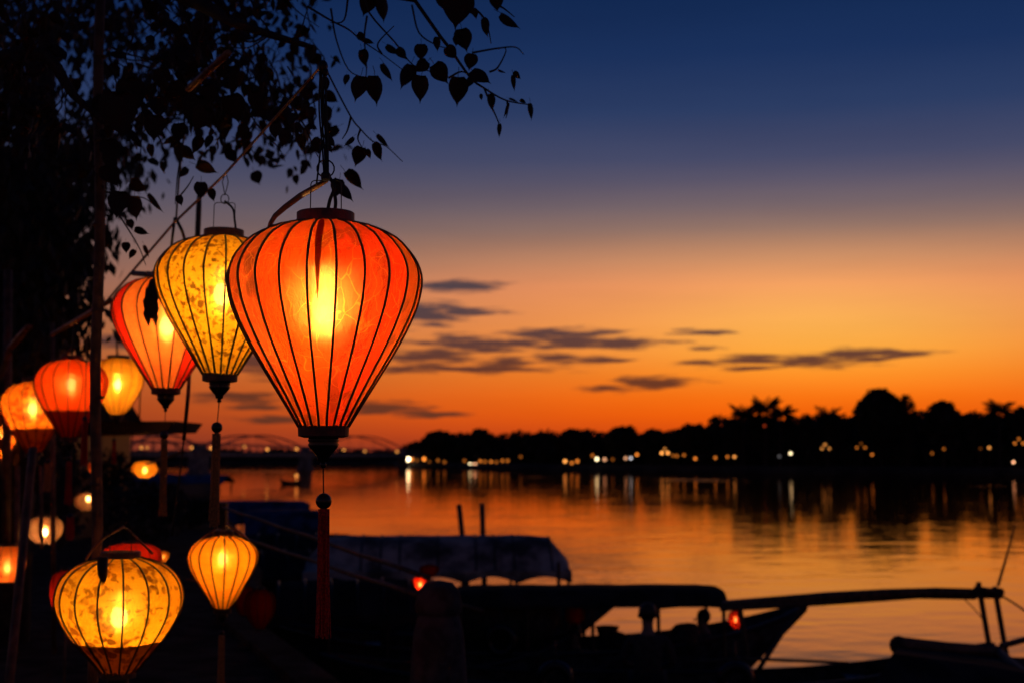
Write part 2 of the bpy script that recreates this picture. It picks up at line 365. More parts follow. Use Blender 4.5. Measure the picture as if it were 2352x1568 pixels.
#@@STRUCTURE@@
# ================================================================ the river, its banks and the quay
def flat(name, poly, z, mat_, kind='structure'):
    me = bpy.data.meshes.new(name); me.from_pydata([(x, y, z) for x, y in poly], [], [list(range(len(poly)))]); me.materials.append(mat_)
    o = link(name, me); o['kind'] = kind; return o
wm = bpy.data.materials.new('river_water'); wm.use_nodes = True; t = NT(wm.node_tree); t.n.clear()
geo = t.add('ShaderNodeNewGeometry'); pp = geo.outputs['Position']
n1 = t.noise(t.vmath('MULTIPLY', pp, (0.75, 0.95, 1.0)), 0.60, 2, 0.45, 0.3)
n2 = t.noise(t.vmath('MULTIPLY', pp, (0.7, 1.0, 1.0)), 2.1, 2, 0.5, 0.3)
n3 = t.noise(t.vmath('MULTIPLY', pp, (0.03, 0.12, 1.0)), 1.0, 2)      # calm and ruffled patches
sy = t.add('ShaderNodeSeparateXYZ'); t.l.new(pp, sy.inputs[0])
bl = t.math('ABSOLUTE', t.math('ADD', t.math('ADD', sy.outputs[1], t.math('MULTIPLY', sy.outputs[0], 1.25)), t.math('MULTIPLY', t.math('SUBTRACT', n3, 0.5), 16.0)))
band = t.maprange(t.math('ABSOLUTE', t.math('SUBTRACT', bl, 212.0)), 11.0, 4.0)
band = t.math('MULTIPLY', band, t.maprange(t.noise(t.vmath('MULTIPLY', pp, (0.06, 0.02, 1.0)), 1.0, 3), 0.42, 0.60))
amp = t.math('ADD', t.maprange(n3, 0.35, 0.7, 0.45, 1.0), t.math('MULTIPLY', band, 5.0))
hgt = t.math('ADD', t.math('MULTIPLY', n1, 0.027), t.math('MULTIPLY', n2, 0.0060))
b = t.add('ShaderNodeBump'); b.inputs['Distance'].default_value = 1.0; t.put(b.inputs['Strength'], amp); t.put(b.inputs['Height'], hgt)
fr = t.add('ShaderNodeFresnel'); fr.inputs['IOR'].default_value = 1.5; t.l.new(b.outputs[0], fr.inputs['Normal'])
gl = t.add('ShaderNodeBsdfGlossy'); gl.inputs['Roughness'].default_value = 0.04; gl.inputs['Color'].default_value = (1.0, 0.76, 0.62, 1); t.l.new(b.outputs[0], gl.inputs['Normal'])  # reflection tinted warm, standing in for redder sky light on the water
dfw = t.add('ShaderNodeBsdfDiffuse'); dfw.inputs['Color'].default_value = (0.02, 0.014, 0.009, 1)
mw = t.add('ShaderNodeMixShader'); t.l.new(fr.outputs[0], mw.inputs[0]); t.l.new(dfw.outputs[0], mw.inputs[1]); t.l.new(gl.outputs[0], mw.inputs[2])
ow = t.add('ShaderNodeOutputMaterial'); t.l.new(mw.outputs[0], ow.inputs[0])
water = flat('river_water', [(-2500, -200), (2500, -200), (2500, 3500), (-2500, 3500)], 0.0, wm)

# far bank as a real land shape (right bank nearer, running away to the left)
def bank(name, front, depth, z0, hgt_):
    mb = MB(); rows = []
    for k, (dy, z) in enumerate([(0, -0.5), (0.6, z0), (8, z0 + 0.2), (depth * 0.4, hgt_ * 0.6), (depth, hgt_)]):
        rows.append([(x, y + dy, z) for x, y in front])
    mb.quadgrid(rows); o = mb.build(name, M['earth'], smooth=True); o['kind'] = 'structure'; return o
def wx(u, y): return (u - 1176) / FPX * y
FB = [(1200, 120), (300, 170), (wx(2352, 222), 222), (wx(1900, 241), 241), (wx(1500, 264), 264), (wx(1150, 300), 300), (wx(930, 358), 358), (wx(905, 420), 420)]
bank('far_bank', FB, 900, 0.9, 2.0)
bank('upstream_bank', [(wx(1100, 425), 425), (wx(900, 430), 430), (wx(500, 430), 430), (wx(0, 420), 420), (-900, 380)], 900, 0.8, 2.0)

# quay in front: a sheet at 1.7 m with its wall down to the water
QZ = 1.7
EDGE = [(40, 5.6), (3, 6.2), (-0.05, 6.85), (-2.75, 14.8), (-3.5, 20), (-5.7, 30), (-9.3, 45), (-19, 92), (-60, 200)]
qp = EDGE + [(-300, 200), (-300, -30), (40, -30)]
flat('quay', qp, QZ, M['paving'])
mb = MB()
for (a, b_) in zip(EDGE[:-1], EDGE[1:]):
    a = Vector((*a, 0)); b_ = Vector((*b_, 0)); d = (b_ - a); n_ = Vector((d.y, -d.x, 0)).normalized() * 0.02
    i = len(mb.v); mb.v += [a + n_ + Vector((0, 0, -0.6)), b_ + n_ + Vector((0, 0, -0.6)), b_ + n_ + Vector((0, 0, QZ + 0.06)), a + n_ + Vector((0, 0, QZ + 0.06)),
                            a - n_ * 14 + Vector((0, 0, QZ + 0.06)), b_ - n_ * 14 + Vector((0, 0, QZ + 0.06)), a - n_ * 14 + Vector((0, 0, QZ - 0.02)), b_ - n_ * 14 + Vector((0, 0, QZ - 0.02))]
    mb.face([i, i + 1, i + 2, i + 3]); mb.face([i + 3, i + 2, i + 5, i + 4]); mb.face([i + 4, i + 5, i + 7, i + 6])
qw = mb.build('quay_wall', M['paving']); qw['kind'] = 'structure'

# ---------------------------------------------------------------- distant trees
def shore(u): 
    return float(np.interp(u, [900, 930, 1150, 1500, 1900, 2352, 2600], [362, 358, 300, 264, 241, 222, 214])) + 1.3
def blob_foliage(mb, c, rx, ry, rz, n, size, rnd, shell=0.55):
    for _ in range(n):
        while True:
            p = Vector((rnd.uniform(-1, 1), rnd.uniform(-1, 1), rnd.uniform(-1, 1)))
            if shell * rnd.random() < p.length <= 1: break
        q = Vector((c[0] + p.x * rx, c[1] + p.y * ry, c[2] + p.z * rz)); s = size * rnd.uniform(0.5, 1.3)
        a = Vector((rnd.gauss(0, 1), rnd.gauss(0, 1), rnd.gauss(0, 1))).normalized(); b2 = a.orthogonal().normalized(); c2 = a.cross(b2)
        i = len(mb.v); mb.v += [q + b2 * s, q + c2 * s * 0.6, q - b2 * s, q - c2 * s * 0.6]; mb.face([i, i + 1, i + 2, i + 3])
def far_tree(name, u, vtop, d, wpx, label, cat='tree', group=None, lobes=7, zb=1.0, gaps=1.0, seed=0):
    d = shore(u) + 12; rnd = random.Random(seed + int(u)); top = P(u, vtop, d); base = Vector((top.x, d, zb)); H = top.z - zb; R = wpx / 2 / FPX * d
    root = empty(name, base, label, cat, group)
    tb = MB(); tb.tube([(0, 0, -0.2), (0.05 * R, 0, H * 0.3), (0, 0.1, H * 0.62)], [H * 0.035, H * 0.025, H * 0.012], 7); 
    for k in range(4):
        a = k * 1.6 + rnd.random(); tb.tube([(0, 0, H * 0.32), (math.cos(a) * R * 0.4, math.sin(a) * R * 0.4, H * 0.6)], [H * 0.016, H * 0.006], 5)
    tb.build('trunk', M['bark'], root)
    cb = MB(); ch = H * 0.78; n_all = int(230 * lobes * gaps)
    blob_foliage(cb, (0, 0, H - ch * 0.5), R * 0.72, R * 0.6, ch * 0.47, int(n_all * 0.6), R * 0.16, rnd, 0.2)
    for k in range(lobes):
        fx = -1 + 2 * (k + 0.5) / lobes + rnd.uniform(-0.08, 0.08); rr = R * rnd.uniform(0.26, 0.4)
        z = H - rr - (fx * fx) * H * 0.32 * rnd.uniform(0.7, 1.2) - (0 if abs(fx) < 0.3 else rnd.uniform(0, 0.05) * H)
        blob_foliage(cb, (fx * (R - rr * 0.7), rnd.uniform(-0.3, 0.3) * R, z), rr, rr, rr * 0.95, int(150 * gaps), rr * 0.28, rnd, 0.4)
    cb.build('crown', M['far_leaf'], root); return root
def palm(u, vtop, d, wpx, label, seed=0, lean=0.0):
    d = shore(u) + 9; rnd = random.Random(seed); top = P(u, vtop, d); zb = 1.0; R = wpx / 2 / FPX * d; H = top.z - zb - R * 0.55
    root = empty('palm_tree', (top.x - lean, d, zb), label, 'palm tree', 'palms on the far bank')
    tb = MB(); tb.tube([(0, 0, -0.2), (lean * 0.4, 0, H * 0.5), (lean, 0, H)], [0.24, 0.18, 0.15], 8); tb.build('trunk', M['bark'], root)
    for k in range(38):
        a = k * 2.399 + rnd.uniform(-0.2, 0.2); up = rnd.uniform(-0.35, 1.45); fb = MB(); L = R * rnd.uniform(0.62, 1.02); mid = []
        for j in range(9):
            s = j / 8; r_ = L * s * math.cos(up * 0.55) ; z = L * (math.sin(up) * s - 0.55 * s * s * (0.75 + 0.3 * (1 - up)))
            mid.append(Vector((math.cos(a) * r_, math.sin(a) * r_, z)))
        fb.tube(mid, [0.05, 0.045, 0.04, 0.035, 0.03, 0.025, 0.02, 0.015, 0.01], 4)
        side = Vector((-math.sin(a), math.cos(a), 0))
        for j in range(1, 9):
            for q in (0.0, 0.5):
                p = mid[j] if q == 0 else (mid[j] + mid[j - 1]) / 2
                for sg in (-1, 1):
                    ll = L * 0.34 * math.sin(math.pi * (0.15 + 0.8 * (j - q) / 8)); i = len(fb.v)
                    e = p + side * sg * ll * 0.85 + Vector((math.cos(a) * ll * 0.35, math.sin(a) * ll * 0.35, -ll * 0.5)); wv = Vector((math.cos(a), math.sin(a), 0)) * L * 0.06
                    fb.v += [p - wv, p + wv, e + wv * 0.2]; fb.face([i, i + 1, i + 2])
        fb.build('frond', M['far_leaf'], root, loc=(lean, 0, H))
    return root
far_tree('broadleaf_tree', 1686, 958, 176, 76, 'bushy tree filling in below the left palm of the trio', group='trees on the far bank', lobes=5)
far_tree('broadleaf_tree', 1752, 950, 176, 90, 'bushy tree filling in below the tallest palm', group='trees on the far bank', lobes=6)
far_tree('broadleaf_tree', 1812, 954, 176, 60, 'bushy tree filling in below the low right palm of the trio', group='trees on the far bank', lobes=5)
far_tree('broadleaf_tree', 1916, 952, 176, 80, 'bushy tree below the lone palm', group='trees on the far bank', lobes=5)
palm(1708, 926, 176, 92, 'left one of two neighbouring palms rising above the far treeline', 1, 0.3)
palm(1756, 911, 175, 104, 'tallest palm on the far bank, between two lower palms', 2, -0.3)
palm(1796, 927, 178, 84, 'low palm just right of the tallest palm on the far bank', 3, 0.5)
palm(1900, 932, 176, 86, 'lone bushy palm left of the biggest round tree', 4, 0.0)
palm(2295, 916, 172, 92, 'palm with spiky fronds standing right of the flat topped tree', 5, 0.2)
far_tree('broadleaf_tree', 2020, 889, 177, 140, 'biggest round topped tree on the far bank', group='trees on the far bank', lobes=9, gaps=1.6)
far_tree('broadleaf_tree', 2082, 903, 174, 66, 'narrow tree leaning against the right side of the biggest round tree', group='trees on the far bank', lobes=5, gaps=1.0)
far_tree('broadleaf_tree', 2165, 917, 173, 105, 'flat topped broad tree between the biggest tree and the spiky palm', group='trees on the far bank', lobes=7, gaps=1.4)
far_tree('broadleaf_tree', 2246, 943, 175, 72, 'low tree tucked just left of the spiky palm', group='trees on the far bank', lobes=5)
far_tree('broadleaf_tree', 2345, 929, 171, 80, 'round tree at the right end of the far bank', group='trees on the far bank', lobes=5)
far_tree('broadleaf_tree', 1852, 947, 180, 66, 'small bushy tree between the palm trio and the lone palm', group='trees on the far bank', lobes=5)
far_tree('broadleaf_tree', 1590, 972, 195, 120, 'low broad tree left of the palm trio', group='trees on the far bank', lobes=6)
far_tree('broadleaf_tree', 1500, 982, 200, 90, 'low tree behind the pair of bright amber lamps', group='trees on the far bank', lobes=5)
far_tree('broadleaf_tree', 1430, 975, 205, 110, 'low wide tree behind the small row of white and amber lamps', group='trees on the far bank', lobes=6)
far_tree('broadleaf_tree', 1315, 984, 215, 100, 'low tree above the cluster of three orange lamps', group='trees on the far bank', lobes=6)
far_tree('broadleaf_tree', 1105, 981, 232, 80, 'peaked tree above the pair of bright white lamps', group='trees on the far bank', lobes=5)
far_tree('broadleaf_tree', 1010, 990, 245, 120, 'rounded tree at the left end of the far bank, right of the bridge', group='trees on the far bank', lobes=6, gaps=1.4)
# the wood behind reads as one mass
mb = MB(); rr = random.Random(5)
def treeline(u0, u1, topf, yf, step, wide):
    u = u0
    while u < u1:
        d = yf(u) + rr.uniform(4, 26); vt = topf(u) + rr.uniform(-7, 9); tp = P(u, vt, d); H = tp.z - 0.6; R = wide / FPX * d * rr.uniform(0.8, 1.3)
        blob_foliage(mb, (tp.x, d, 0.6 + H * 0.5), R, R, H * 0.5, 260, R * 0.25, rr, 0.15); u += step * rr.uniform(0.6, 1.3)
treeline(948, 1660, lambda u: 996 - 10 * (u - 945) / 700 if u > 985 else 1012, lambda u: shore(u) + 14, 11, 26)
treeline(1640, 2420, lambda u: 955 if u < 1950 else 947, lambda u: shore(u) + 20, 9, 30)
treeline(1640, 2420, lambda u: 1010, lambda u: shore(u) + 7, 12, 26)
treeline(948, 1660, lambda u: 1030, lambda u: shore(u) + 6, 12, 22)
tl = mb.build('treeline_wood', M['far_leaf']); tag(tl, 'dark wood along the far bank behind the street lamps', 'wood', kind='stuff')
mb = MB()
u = 120
while u < 960:
    d = rr.uniform(438, 470); tp = P(u, 1036 + rr.uniform(-4, 5), d); R = 26 / FPX * d
    blob_foliage(mb, (tp.x, d, tp.z * 0.5 + 0.3), R, R, tp.z * 0.5, 130, R * 0.3, rr, 0.15); u += 12
tl = mb.build('upstream_wood', M['far_leaf']); tag(tl, 'low dark wood beyond the bridge', 'wood', kind='stuff')

# ---------------------------------------------------------------- the arched bridge
by = lambda u: 165 + (u - 250) * 0.26
root = empty('arched_bridge', (wx(575, by(575)), by(575), 0), 'long bridge with low steel arches crossing the river on the left', 'bridge')
def bp(u, v): 
    return P(u, v, by(u)) - root.location
mb = MB(); A, B_ = bp(60, 1040), bp(945, 1046); dirv = (B_ - A).normalized(); side = Vector((dirv.y, -dirv.x, 0)).normalized()
def slab(mb, a, b2, w_, h_):
    i = len(mb.v); s = side * w_ / 2; z = Vector((0, 0, h_ / 2))
    for p in (a, b2): mb.v += [p - s - z, p + s - z, p + s + z, p - s + z]
    for q in ((0, 1, 2, 3), (7, 6, 5, 4), (0, 4, 5, 1), (1, 5, 6, 2), (2, 6, 7, 3), (3, 7, 4, 0)): mb.face([i + k for k in q])
ASIDE = 1.6; slab(mb, A, B_, 5.0, 0.55); mb.build('deck', M['concrete'], root)
for (ua, ub) in ((20, 246), (246, 456), (456, 701), (701, 930)):
    for sg in (-1, 1):
        mb = MB(); pts = []
        for k in range(17):
            s = k / 16; u = ua + (ub - ua) * s; v = 1040 - 43 * 4 * s * (1 - s) - (0 if ub < 930 else 0) + 4 * (u - 250) / 700
            pts.append(bp(u, v) + side * sg * ASIDE)
        mb.tube(pts, 0.15, 6); mb.build('arch', M['concrete'], root)
        for k in range(2, 15, 2):
            mb = MB(); s = k / 16; u = ua + (ub - ua) * s; p = pts[k]; q = bp(u, 1042) + side * sg * ASIDE; mb.tube([p, q], 0.03, 4); mb.build('hanger_rod', M['concrete'], root)
for u in (246, 457, 702, 925):
    mb = MB(); p = bp(u, 1045); z0 = -0.8
    mb.box((p.x, p.y, (z0 + p.z) / 2), (1.5, 8, p.z - z0)); mb.box((p.x, p.y, p.z + 0.75), (1.3, 7.6, 1.9), taper=0.8); mb.box((p.x, p.y, 0.1), (2.3, 9, 0.9))
    mb.build('pier', M['concrete'], root)
for sg in (-1, 1):
    mb = MB(); up = Vector((0, 0, 1.25)); mb.tube([A + side * sg * 2.35 + up, B_ + side * sg * 2.35 + up], 0.06, 4)
    for k in range(60):
        q = A.lerp(B_, (k + 0.5) / 60) + side * sg * 2.35; mb.tube([q, q + up], 0.035, 4)
    mb.build('railing', M['concrete'], root)

# ---------------------------------------------------------------- street lamps across the river
EM = {}
def lampmat(key):
    if key not in EM:
        col, st = {'amber': ((1.0, 0.36, 0.07), 1.0), 'orange': ((1.0, 0.26, 0.03), 1.0), 'white': ((1.0, 0.78, 0.42), 1.0), 'cool': ((0.9, 0.85, 0.9), 1.0), 'red': ((1.0, 0.10, 0.02), 1.0), 'pink': ((1.0, 0.45, 0.22), 1.0)}[key[0]]
        EM[key] = emat('lamp_%s_glow' % key[0], col, key[1] * (0.17 if key[0] in ('amber', 'orange', 'pink') else 0.09))
    return EM[key]
POLE_ME = {}
def street_lamp(points, d, col, power, label, group=None, zbase=1.0, r=0.19, name='street_lamp', cat='street lamp'):
    r = r * d / 210
    ps = [P(u, v, d) for u, v in points]; cx = sum(p.x for p in ps) / len(ps)
    root = empty(name, (cx, d, zbase), label, cat, group)
    zt = min(p.z for p in ps) - zbase
    mb = MB(); mb.tube([(0, 0, 0), (0, 0, max(0.3, zt - 0.1))], [0.07, 0.04], 6); mb.lathe([(0.14, 0), (0.13, 0.12), (0.07, 0.2)], 8)
    for p in ps:
        if len(ps) > 1: mb.tube([(0, 0, zt * 0.92), (p.x - cx, 0, p.z - zbase - r)], 0.03, 5)
    mb.build('lamp_post', M['wire'], root)
    for p, w_ in zip(ps, power if isinstance(power, (list, tuple)) else [power] * len(ps)):
        mb = MB(); mb.ball((0, 0, 0), r, 10, 7); mb.build('globe', lampmat((col, w_)), root, smooth=True, loc=(p.x - cx, 0, p.z - zbase))
        mb = MB(); mb.lathe([(0.06, -r * 1.25), (0.09, -r * 0.9), (0.05, -r * 0.8)], 8); mb.build('lamp_collar', M['wire'], root, loc=(p.x - cx, 0, p.z - zbase))
BR = [(325, 1027, 9), (338, 1027, 5), (440, 1027, 9), (485, 1028, 12), (561, 1024, 10), (614, 1031, 11), (681, 1030, 12), (790, 1031, 12), (838, 1035, 6), (912, 1036, 8), (924, 1036, 14)]
for i, (u, v, pw) in enumerate(BR):
    d = by(u) - 2.6
    street_lamp([(u, v)], d, 'amber', pw, 'amber lamp on the arched bridge, %s from its left end' % ORD[i], 'lamps along the arched bridge', zbase=P(u, 1040, d).z, r=0.2)
GB = 'lamps along the far bank'
L_ = [([(937, 1053)], 'white', 90, 'brightest white lamp on the far bank, just right of the bridge end', 0.34),
      ([(926, 1053)], 'amber', 26, 'amber lamp touching the left side of the brightest white lamp', 0.26),
      ([(946, 1054)], 'orange', 9, 'orange lamp touching the right side of the brightest white lamp', 0.26),
      ([(974, 1053)], 'orange', 16, 'single orange lamp under the leftmost rounded tree', 0.24),
      ([(1080, 1066)], 'white', 46, 'left lamp of the bright pair low on the far bank', 0.24),
      ([(1091, 1066)], 'pink', 20, 'right lamp of the bright pair low on the far bank', 0.24),
      ([(1196, 1048)], 'orange', 2.2, 'faint raised lamp right of the row of tiny lamps', 0.2),
      ([(1298, 1058)], 'amber', 15, 'leftmost lamp of the orange trio, largest of them', 0.24),
      ([(1313, 1062)], 'orange', 9, 'small lowest lamp in the middle of the orange trio', 0.19),
      ([(1326, 1058)], 'orange', 8, 'dull right lamp of the orange trio', 0.24),
      ([(1361, 1045)], 'orange', 5, 'dim lamp above and left of the round white lamp', 0.2),
      ([(1371, 1053)], 'white', 45, 'round white lamp beside a pinkish one, centre of the far bank', 0.24),
      ([(1389, 1054)], 'pink', 8, 'pinkish lamp just right of the round white lamp', 0.24),
      ([(1437, 1051)], 'pink', 9, 'dull pink lamp touching the bluish white lamp', 0.2),
      ([(1449, 1051)], 'cool', 16, 'bluish white lamp between a pink and an orange lamp', 0.2),
      ([(1463, 1043)], 'orange', 12, 'orange lamp raised just right of the bluish white lamp', 0.2),
      ([(1520, 1039), (1534, 1039), (1527, 1030)], 'amber', [22, 20, 5], 'bright post with three amber globes, leftmost of the globe posts', 0.19),
      ([(1546, 1045)], 'orange', 4, 'first dull lamp right of the leftmost three globe post', 0.18),
      ([(1555, 1046)], 'orange', 5, 'second dull lamp right of the leftmost three globe post', 0.18),
      ([(1571, 1044)], 'orange', 5, 'third dull lamp right of the leftmost three globe post', 0.18),
      ([(1597, 1052)], 'orange', 13, 'low orange lamp left of a wide dark gap', 0.18),
      ([(1643, 1050)], 'orange', 8, 'lone orange lamp under the left palm', 0.18),
      ([(1671, 1048)], 'orange', 7, 'tall oval dim lamp under the left palm', 0.18),
      ([(1687, 1048)], 'amber', 14, 'bright orange lamp under the left palm', 0.18),
      ([(1790, 1047)], 'cool', 1.6, 'faint bluish lamp left of the bright cream lamp', 0.2),
      ([(1816, 1040)], 'white', 48, 'bright cream lamp alone under the palm trio', 0.19),
      ([(1888, 1029), (1905, 1029), (1895, 1020)], 'amber', [7, 7, 8], 'post with three amber globes under the lone palm', 0.17),
      ([(1968, 1027), (1987, 1027), (1978, 1018)], 'orange', [5, 5, 1.6], 'dim post with three globes under the biggest tree', 0.17),
      ([(2003, 1043)], 'orange', 8, 'single orange lamp below and right of the dim three globe post', 0.17),
      ([(2141, 1040)], 'orange', 3.6, 'dim lower lamp under the flat topped tree', 0.17),
      ([(2168, 1030)], 'orange', 4, 'dim higher lamp under the flat topped tree', 0.17),
      ([(2252, 1029)], 'orange', 1.2, 'faintest lamp left of the bright orange lamp near the spiky palm', 0.17),
      ([(2272, 1027)], 'amber', 13, 'bright orange lamp under the spiky palm', 0.17),
      ([(2331, 1017), (2350, 1017), (2340, 1007)], 'orange', [8, 8, 6], 'post with three globes at the right end of the far bank', 0.17),
      ([(2328, 1060)], 'pink', 24, 'pinkish white lamp below the right end globe post', 0.17)]
for pts, col, pw, lab, r in L_:
    street_lamp(pts, shore(pts[0][0]), col, pw, lab, GB, r=r)
TINY = [(958, 1056, 2), (986, 1059, 1.5), (1006, 1056, 3), (1021, 1060, 3), (1067, 1057, 3), (1103, 1058, 7), (1114, 1059, 4), (1128, 1059, 7), (1140, 1060, 3), (1154, 1057, 5), (1166, 1057, 5), (1407, 1054, 2)]
for i, (u, v, pw) in enumerate(TINY):
    street_lamp([(u, v)], shore(u), 'orange', pw, 'tiny faint lamp low on the far bank, %s of such from the left' % ORD[i], 'tiny lamps low on the far bank', r=0.2)
street_lamp([(1756, 977)], shore(1756) + 3, 'red', 5, 'small red lamp high up in the tallest palm', 'lamps along the far bank', r=0.17)
#@@BOATS@@
# ================================================================ boats
def curve_valance(mb, a, b, drop, n, depth_dir, thick=0.012):
    """scalloped cloth edge hanging between a and b"""
    a = Vector(a); b = Vector(b); rows = [[], []]
    for k in range(n * 8 + 1):
        s = k / (n * 8); p = a.lerp(b, s); q = abs(math.sin(math.pi * s * n)); rows[0].append(p); rows[1].append(p - Vector((0, 0, drop * (1.0 - 0.55 * q))))
    mb.quadgrid(rows); mb.quadgrid([[p + depth_dir * thick for p in r] for r in rows][::-1])
def sampan(name, loc, rotz, label, L=6.0, Bm=1.5, free=0.5, bow=0.5, stern=0.35, cat='boat', hullm='hull', canopy=None, benches=3, group='boats moored by the quay'):
    root = empty(name, loc, label, cat, group, rotz)
    N = 20; rows = []; inner = []; gun = [[], []]
    def sec(i):
        s = -1 + 2 * i / N; x = s * L / 2
        w_ = Bm / 2 * (1 - abs(s) ** 3.0) ** 0.75 + 0.03
        z = free + (bow * max(0, s) ** 2.6 if s > 0 else stern * (-s) ** 2.6)
        kz = -0.25 + (free + bow + 0.17) * max(0, (s - 0.60) / 0.40) ** 1.05 if s > 0 else -0.25 + (free + stern + 0.1) * max(0, (-s - 0.72) / 0.28) ** 1.2
        return x, w_, z, min(kz, z - 0.07)
    for i in range(N + 1):
        x, w_, z, kz = sec(i)
        rows.append([(x, -w_, z), (x, -w_ * 0.93, z - (z - kz) * 0.35), (x, -w_ * 0.72, z - (z - kz) * 0.75), (x, 0, kz), (x, w_ * 0.72, z - (z - kz) * 0.75), (x, w_ * 0.93, z - (z - kz) * 0.35), (x, w_, z)])
        k = 0.9; inner.append([(x * 0.985, -w_ * k, z), (x * 0.985, -w_ * k * 0.85, max(kz + 0.12, z - (z - kz) * 0.5)), (x * 0.985, 0, kz + 0.10), (x * 0.985, w_ * k * 0.85, max(kz + 0.12, z - (z - kz) * 0.5)), (x * 0.985, w_ * k, z)])
        for sg in (0, 1): gun[sg].append(Vector((x, (-1, 1)[sg] * w_, z + 0.015)))
    mb = MB(); mb.quadgrid(rows); mb.quadgrid([r[::-1] for r in inner]); mb.build('hull', M[hullm], root, smooth=True)
    for sg in (0, 1):
        mb = MB(); mb.tube(gun[sg], 0.035, 6); mb.build('gunwale', M['dark_wood'], root)
    mb = MB()
    for k in range(benches):
        s = -0.55 + 1.1 * k / max(1, benches - 1); i = round((s + 1) / 2 * N); x, w_, z, kz = sec(i)
        bb = MB(); bb.box((x, 0, z - 0.08), (0.26, w_ * 1.86, 0.035)); bb.build('bench', M['dark_wood'], root)
    if canopy:
        x0, x1, zr, ze, kind, matn, nposts = canopy; w_ = Bm / 2 * 0.98
        def roofz(q): return ze + (zr - ze) * (1 - abs(q) ** (2.2 if kind == 'arch' else 5.0))
        rows = []; nx = 14
        for i in range(nx + 1):
            s = i / nx; x = x0 + (x1 - x0) * s; e = min(1, (1 - abs(2 * s - 1)) * 5.0); dropend = (1 - e) ** 2 * (zr - ze) * (0.75 if kind == 'arch' else 0.15)
            sag = 0.012 * math.sin(s * math.pi * max(2, nposts - 1)) ** 2
            rows.append([(x, q * w_, max(ze, roofz(q) - dropend - sag * (1 - q * q))) for q in [-1 + k / 6 for k in range(13)]])
        mb = MB(); mb.quadgrid(rows); mb.quadgrid([[(p[0], p[1] * 0.985, p[2] - 0.03) for p in r][::-1] for r in rows]); mb.build('canopy', M[matn], root, smooth=True)
        if kind == 'arch':
            for k in range(nposts + 3):
                i = 1 + round((nx - 2) * k / (nposts + 2)); hb = MB(); hb.tube([Vector(p) + Vector((0, 0, 0.012)) for p in rows[i]], 0.016, 5); hb.build('canopy_hoop', M['dark_wood'], root)
        vd = 0.20 if kind == 'arch' else 0.05
        for sg in (-1, 1):
            mb = MB(); curve_valance(mb, (x0, sg * w_, ze), (x1, sg * w_, ze), vd, nposts - 1, Vector((0, -sg, 0))); mb.build('valance', M[matn], root)
        for xx in (x0, x1):
            mb = MB(); rws = [[], []]
            for k in range(13):
                q = -1 + k / 6; r = rows[0][k] if xx == x0 else rows[-1][k]; rws[0].append(Vector(r)); rws[1].append(Vector(r) - Vector((0, 0, vd * (0.5 + 0.5 * abs(math.cos(k * math.pi / 4))))))
            mb.quadgrid(rws); mb.quadgrid([[p + Vector((0.01 if xx == x0 else -0.01, 0, 0)) for p in r] for r in rws][::-1]); mb.build('end_valance', M[matn], root)
        for k in range(nposts):
            x = x0 + 0.06 + (x1 - x0 - 0.12) * k / (nposts - 1)
            for sg in (-1, 1):
                mb = MB(); mb.tube([(x, sg * w_ * 0.95, free - 0.1), (x, sg * w_ * 0.95, ze + 0.02)], 0.028, 6); mb.build('canopy_post', M['dark_wood'], root)
    return root
def at(u, y): return wx(u, y)
# covered boat with the pale arched canopy
sampan('covered_boat', (at(960, 25), 25, 0), math.radians(3), 'covered boat with long grey arched canopy and scalloped edge behind the stone bollard', L=7.4, Bm=1.9, free=0.45, bow=0.55,
       canopy=(-1.9, 2.62, 1.98, 1.42, 'arch', 'tarp', 6))
# boat with the flat dark roof and the tall bow
sampan('flat_roofed_boat', (at(1230, 20), 20, 0), math.radians(2), 'dark boat with flat roof and sharp raised bow pointing to the right', L=7.6, Bm=1.5, free=0.72, bow=0.56, hullm='hull',
       canopy=(-1.1, 2.56, 1.56, 1.365, 'flat', 'tarp_dark', 5))
sampan('open_boat', (at(1500, 17.6), 17.6, 0), math.radians(-1), 'long open boat in front, its dark side along the bottom of the water', L=8.2, Bm=1.25, free=0.62, bow=0.45, stern=0.3, hullm='hull2', benches=4)
sampan('open_boat', (at(800, 14.6), 14.6, 0), math.radians(112), 'dark open boat tied to the quay left of the stone bollard', L=5.6, Bm=1.5, free=0.5, bow=0.4, hullm='hull2')
sampan('open_boat', (at(905, 19.5), 19.5, 0), math.radians(8), 'low dark boat lying between the stone bollard and the grey canopy', L=5.0, Bm=1.4, free=0.55, bow=0.35, hullm='hull', canopy=(-1.7, 0.72, 1.70, 1.30, 'arch', 'tarp_dark', 4))
sampan('covered_boat', (at(610, 40), 40, 0), math.radians(6), 'far boat with blue tarpaulin roof, upper one of the two blue roofs', L=5.0, Bm=2.2, free=0.6, bow=0.4,
       canopy=(-1.7, 1.25, 2.08, 1.5, 'flat', 'tarp_blue', 4))
sampan('covered_boat', (at(668, 32.5), 32.5, 0), math.radians(10), 'boat with blue tarpaulin roof, lower one of the two blue roofs', L=4.4, Bm=2.0, free=0.6, bow=0.35,
       canopy=(-1.0, 0.78, 2.12, 1.55, 'flat', 'tarp_blue', 4))
sampan('covered_boat', (at(640, 27.5), 27.5, 0), math.radians(14), 'black hulled boat with low dark canopy left of the grey canopy boat', L=5.4, Bm=1.8, free=0.6, bow=0.35,
       canopy=(-1.9, 1.3, 1.55, 1.1, 'arch', 'tarp_dark', 4))
sampan('covered_boat', (at(720, 22.0), 22.0, 0), math.radians(20), 'dark covered boat nearest the quay under the bamboo rails', L=5.2, Bm=1.7, free=0.55, bow=0.35,
       canopy=(-1.7, 1.5, 1.25, 0.95, 'arch', 'tarp_dark', 4))
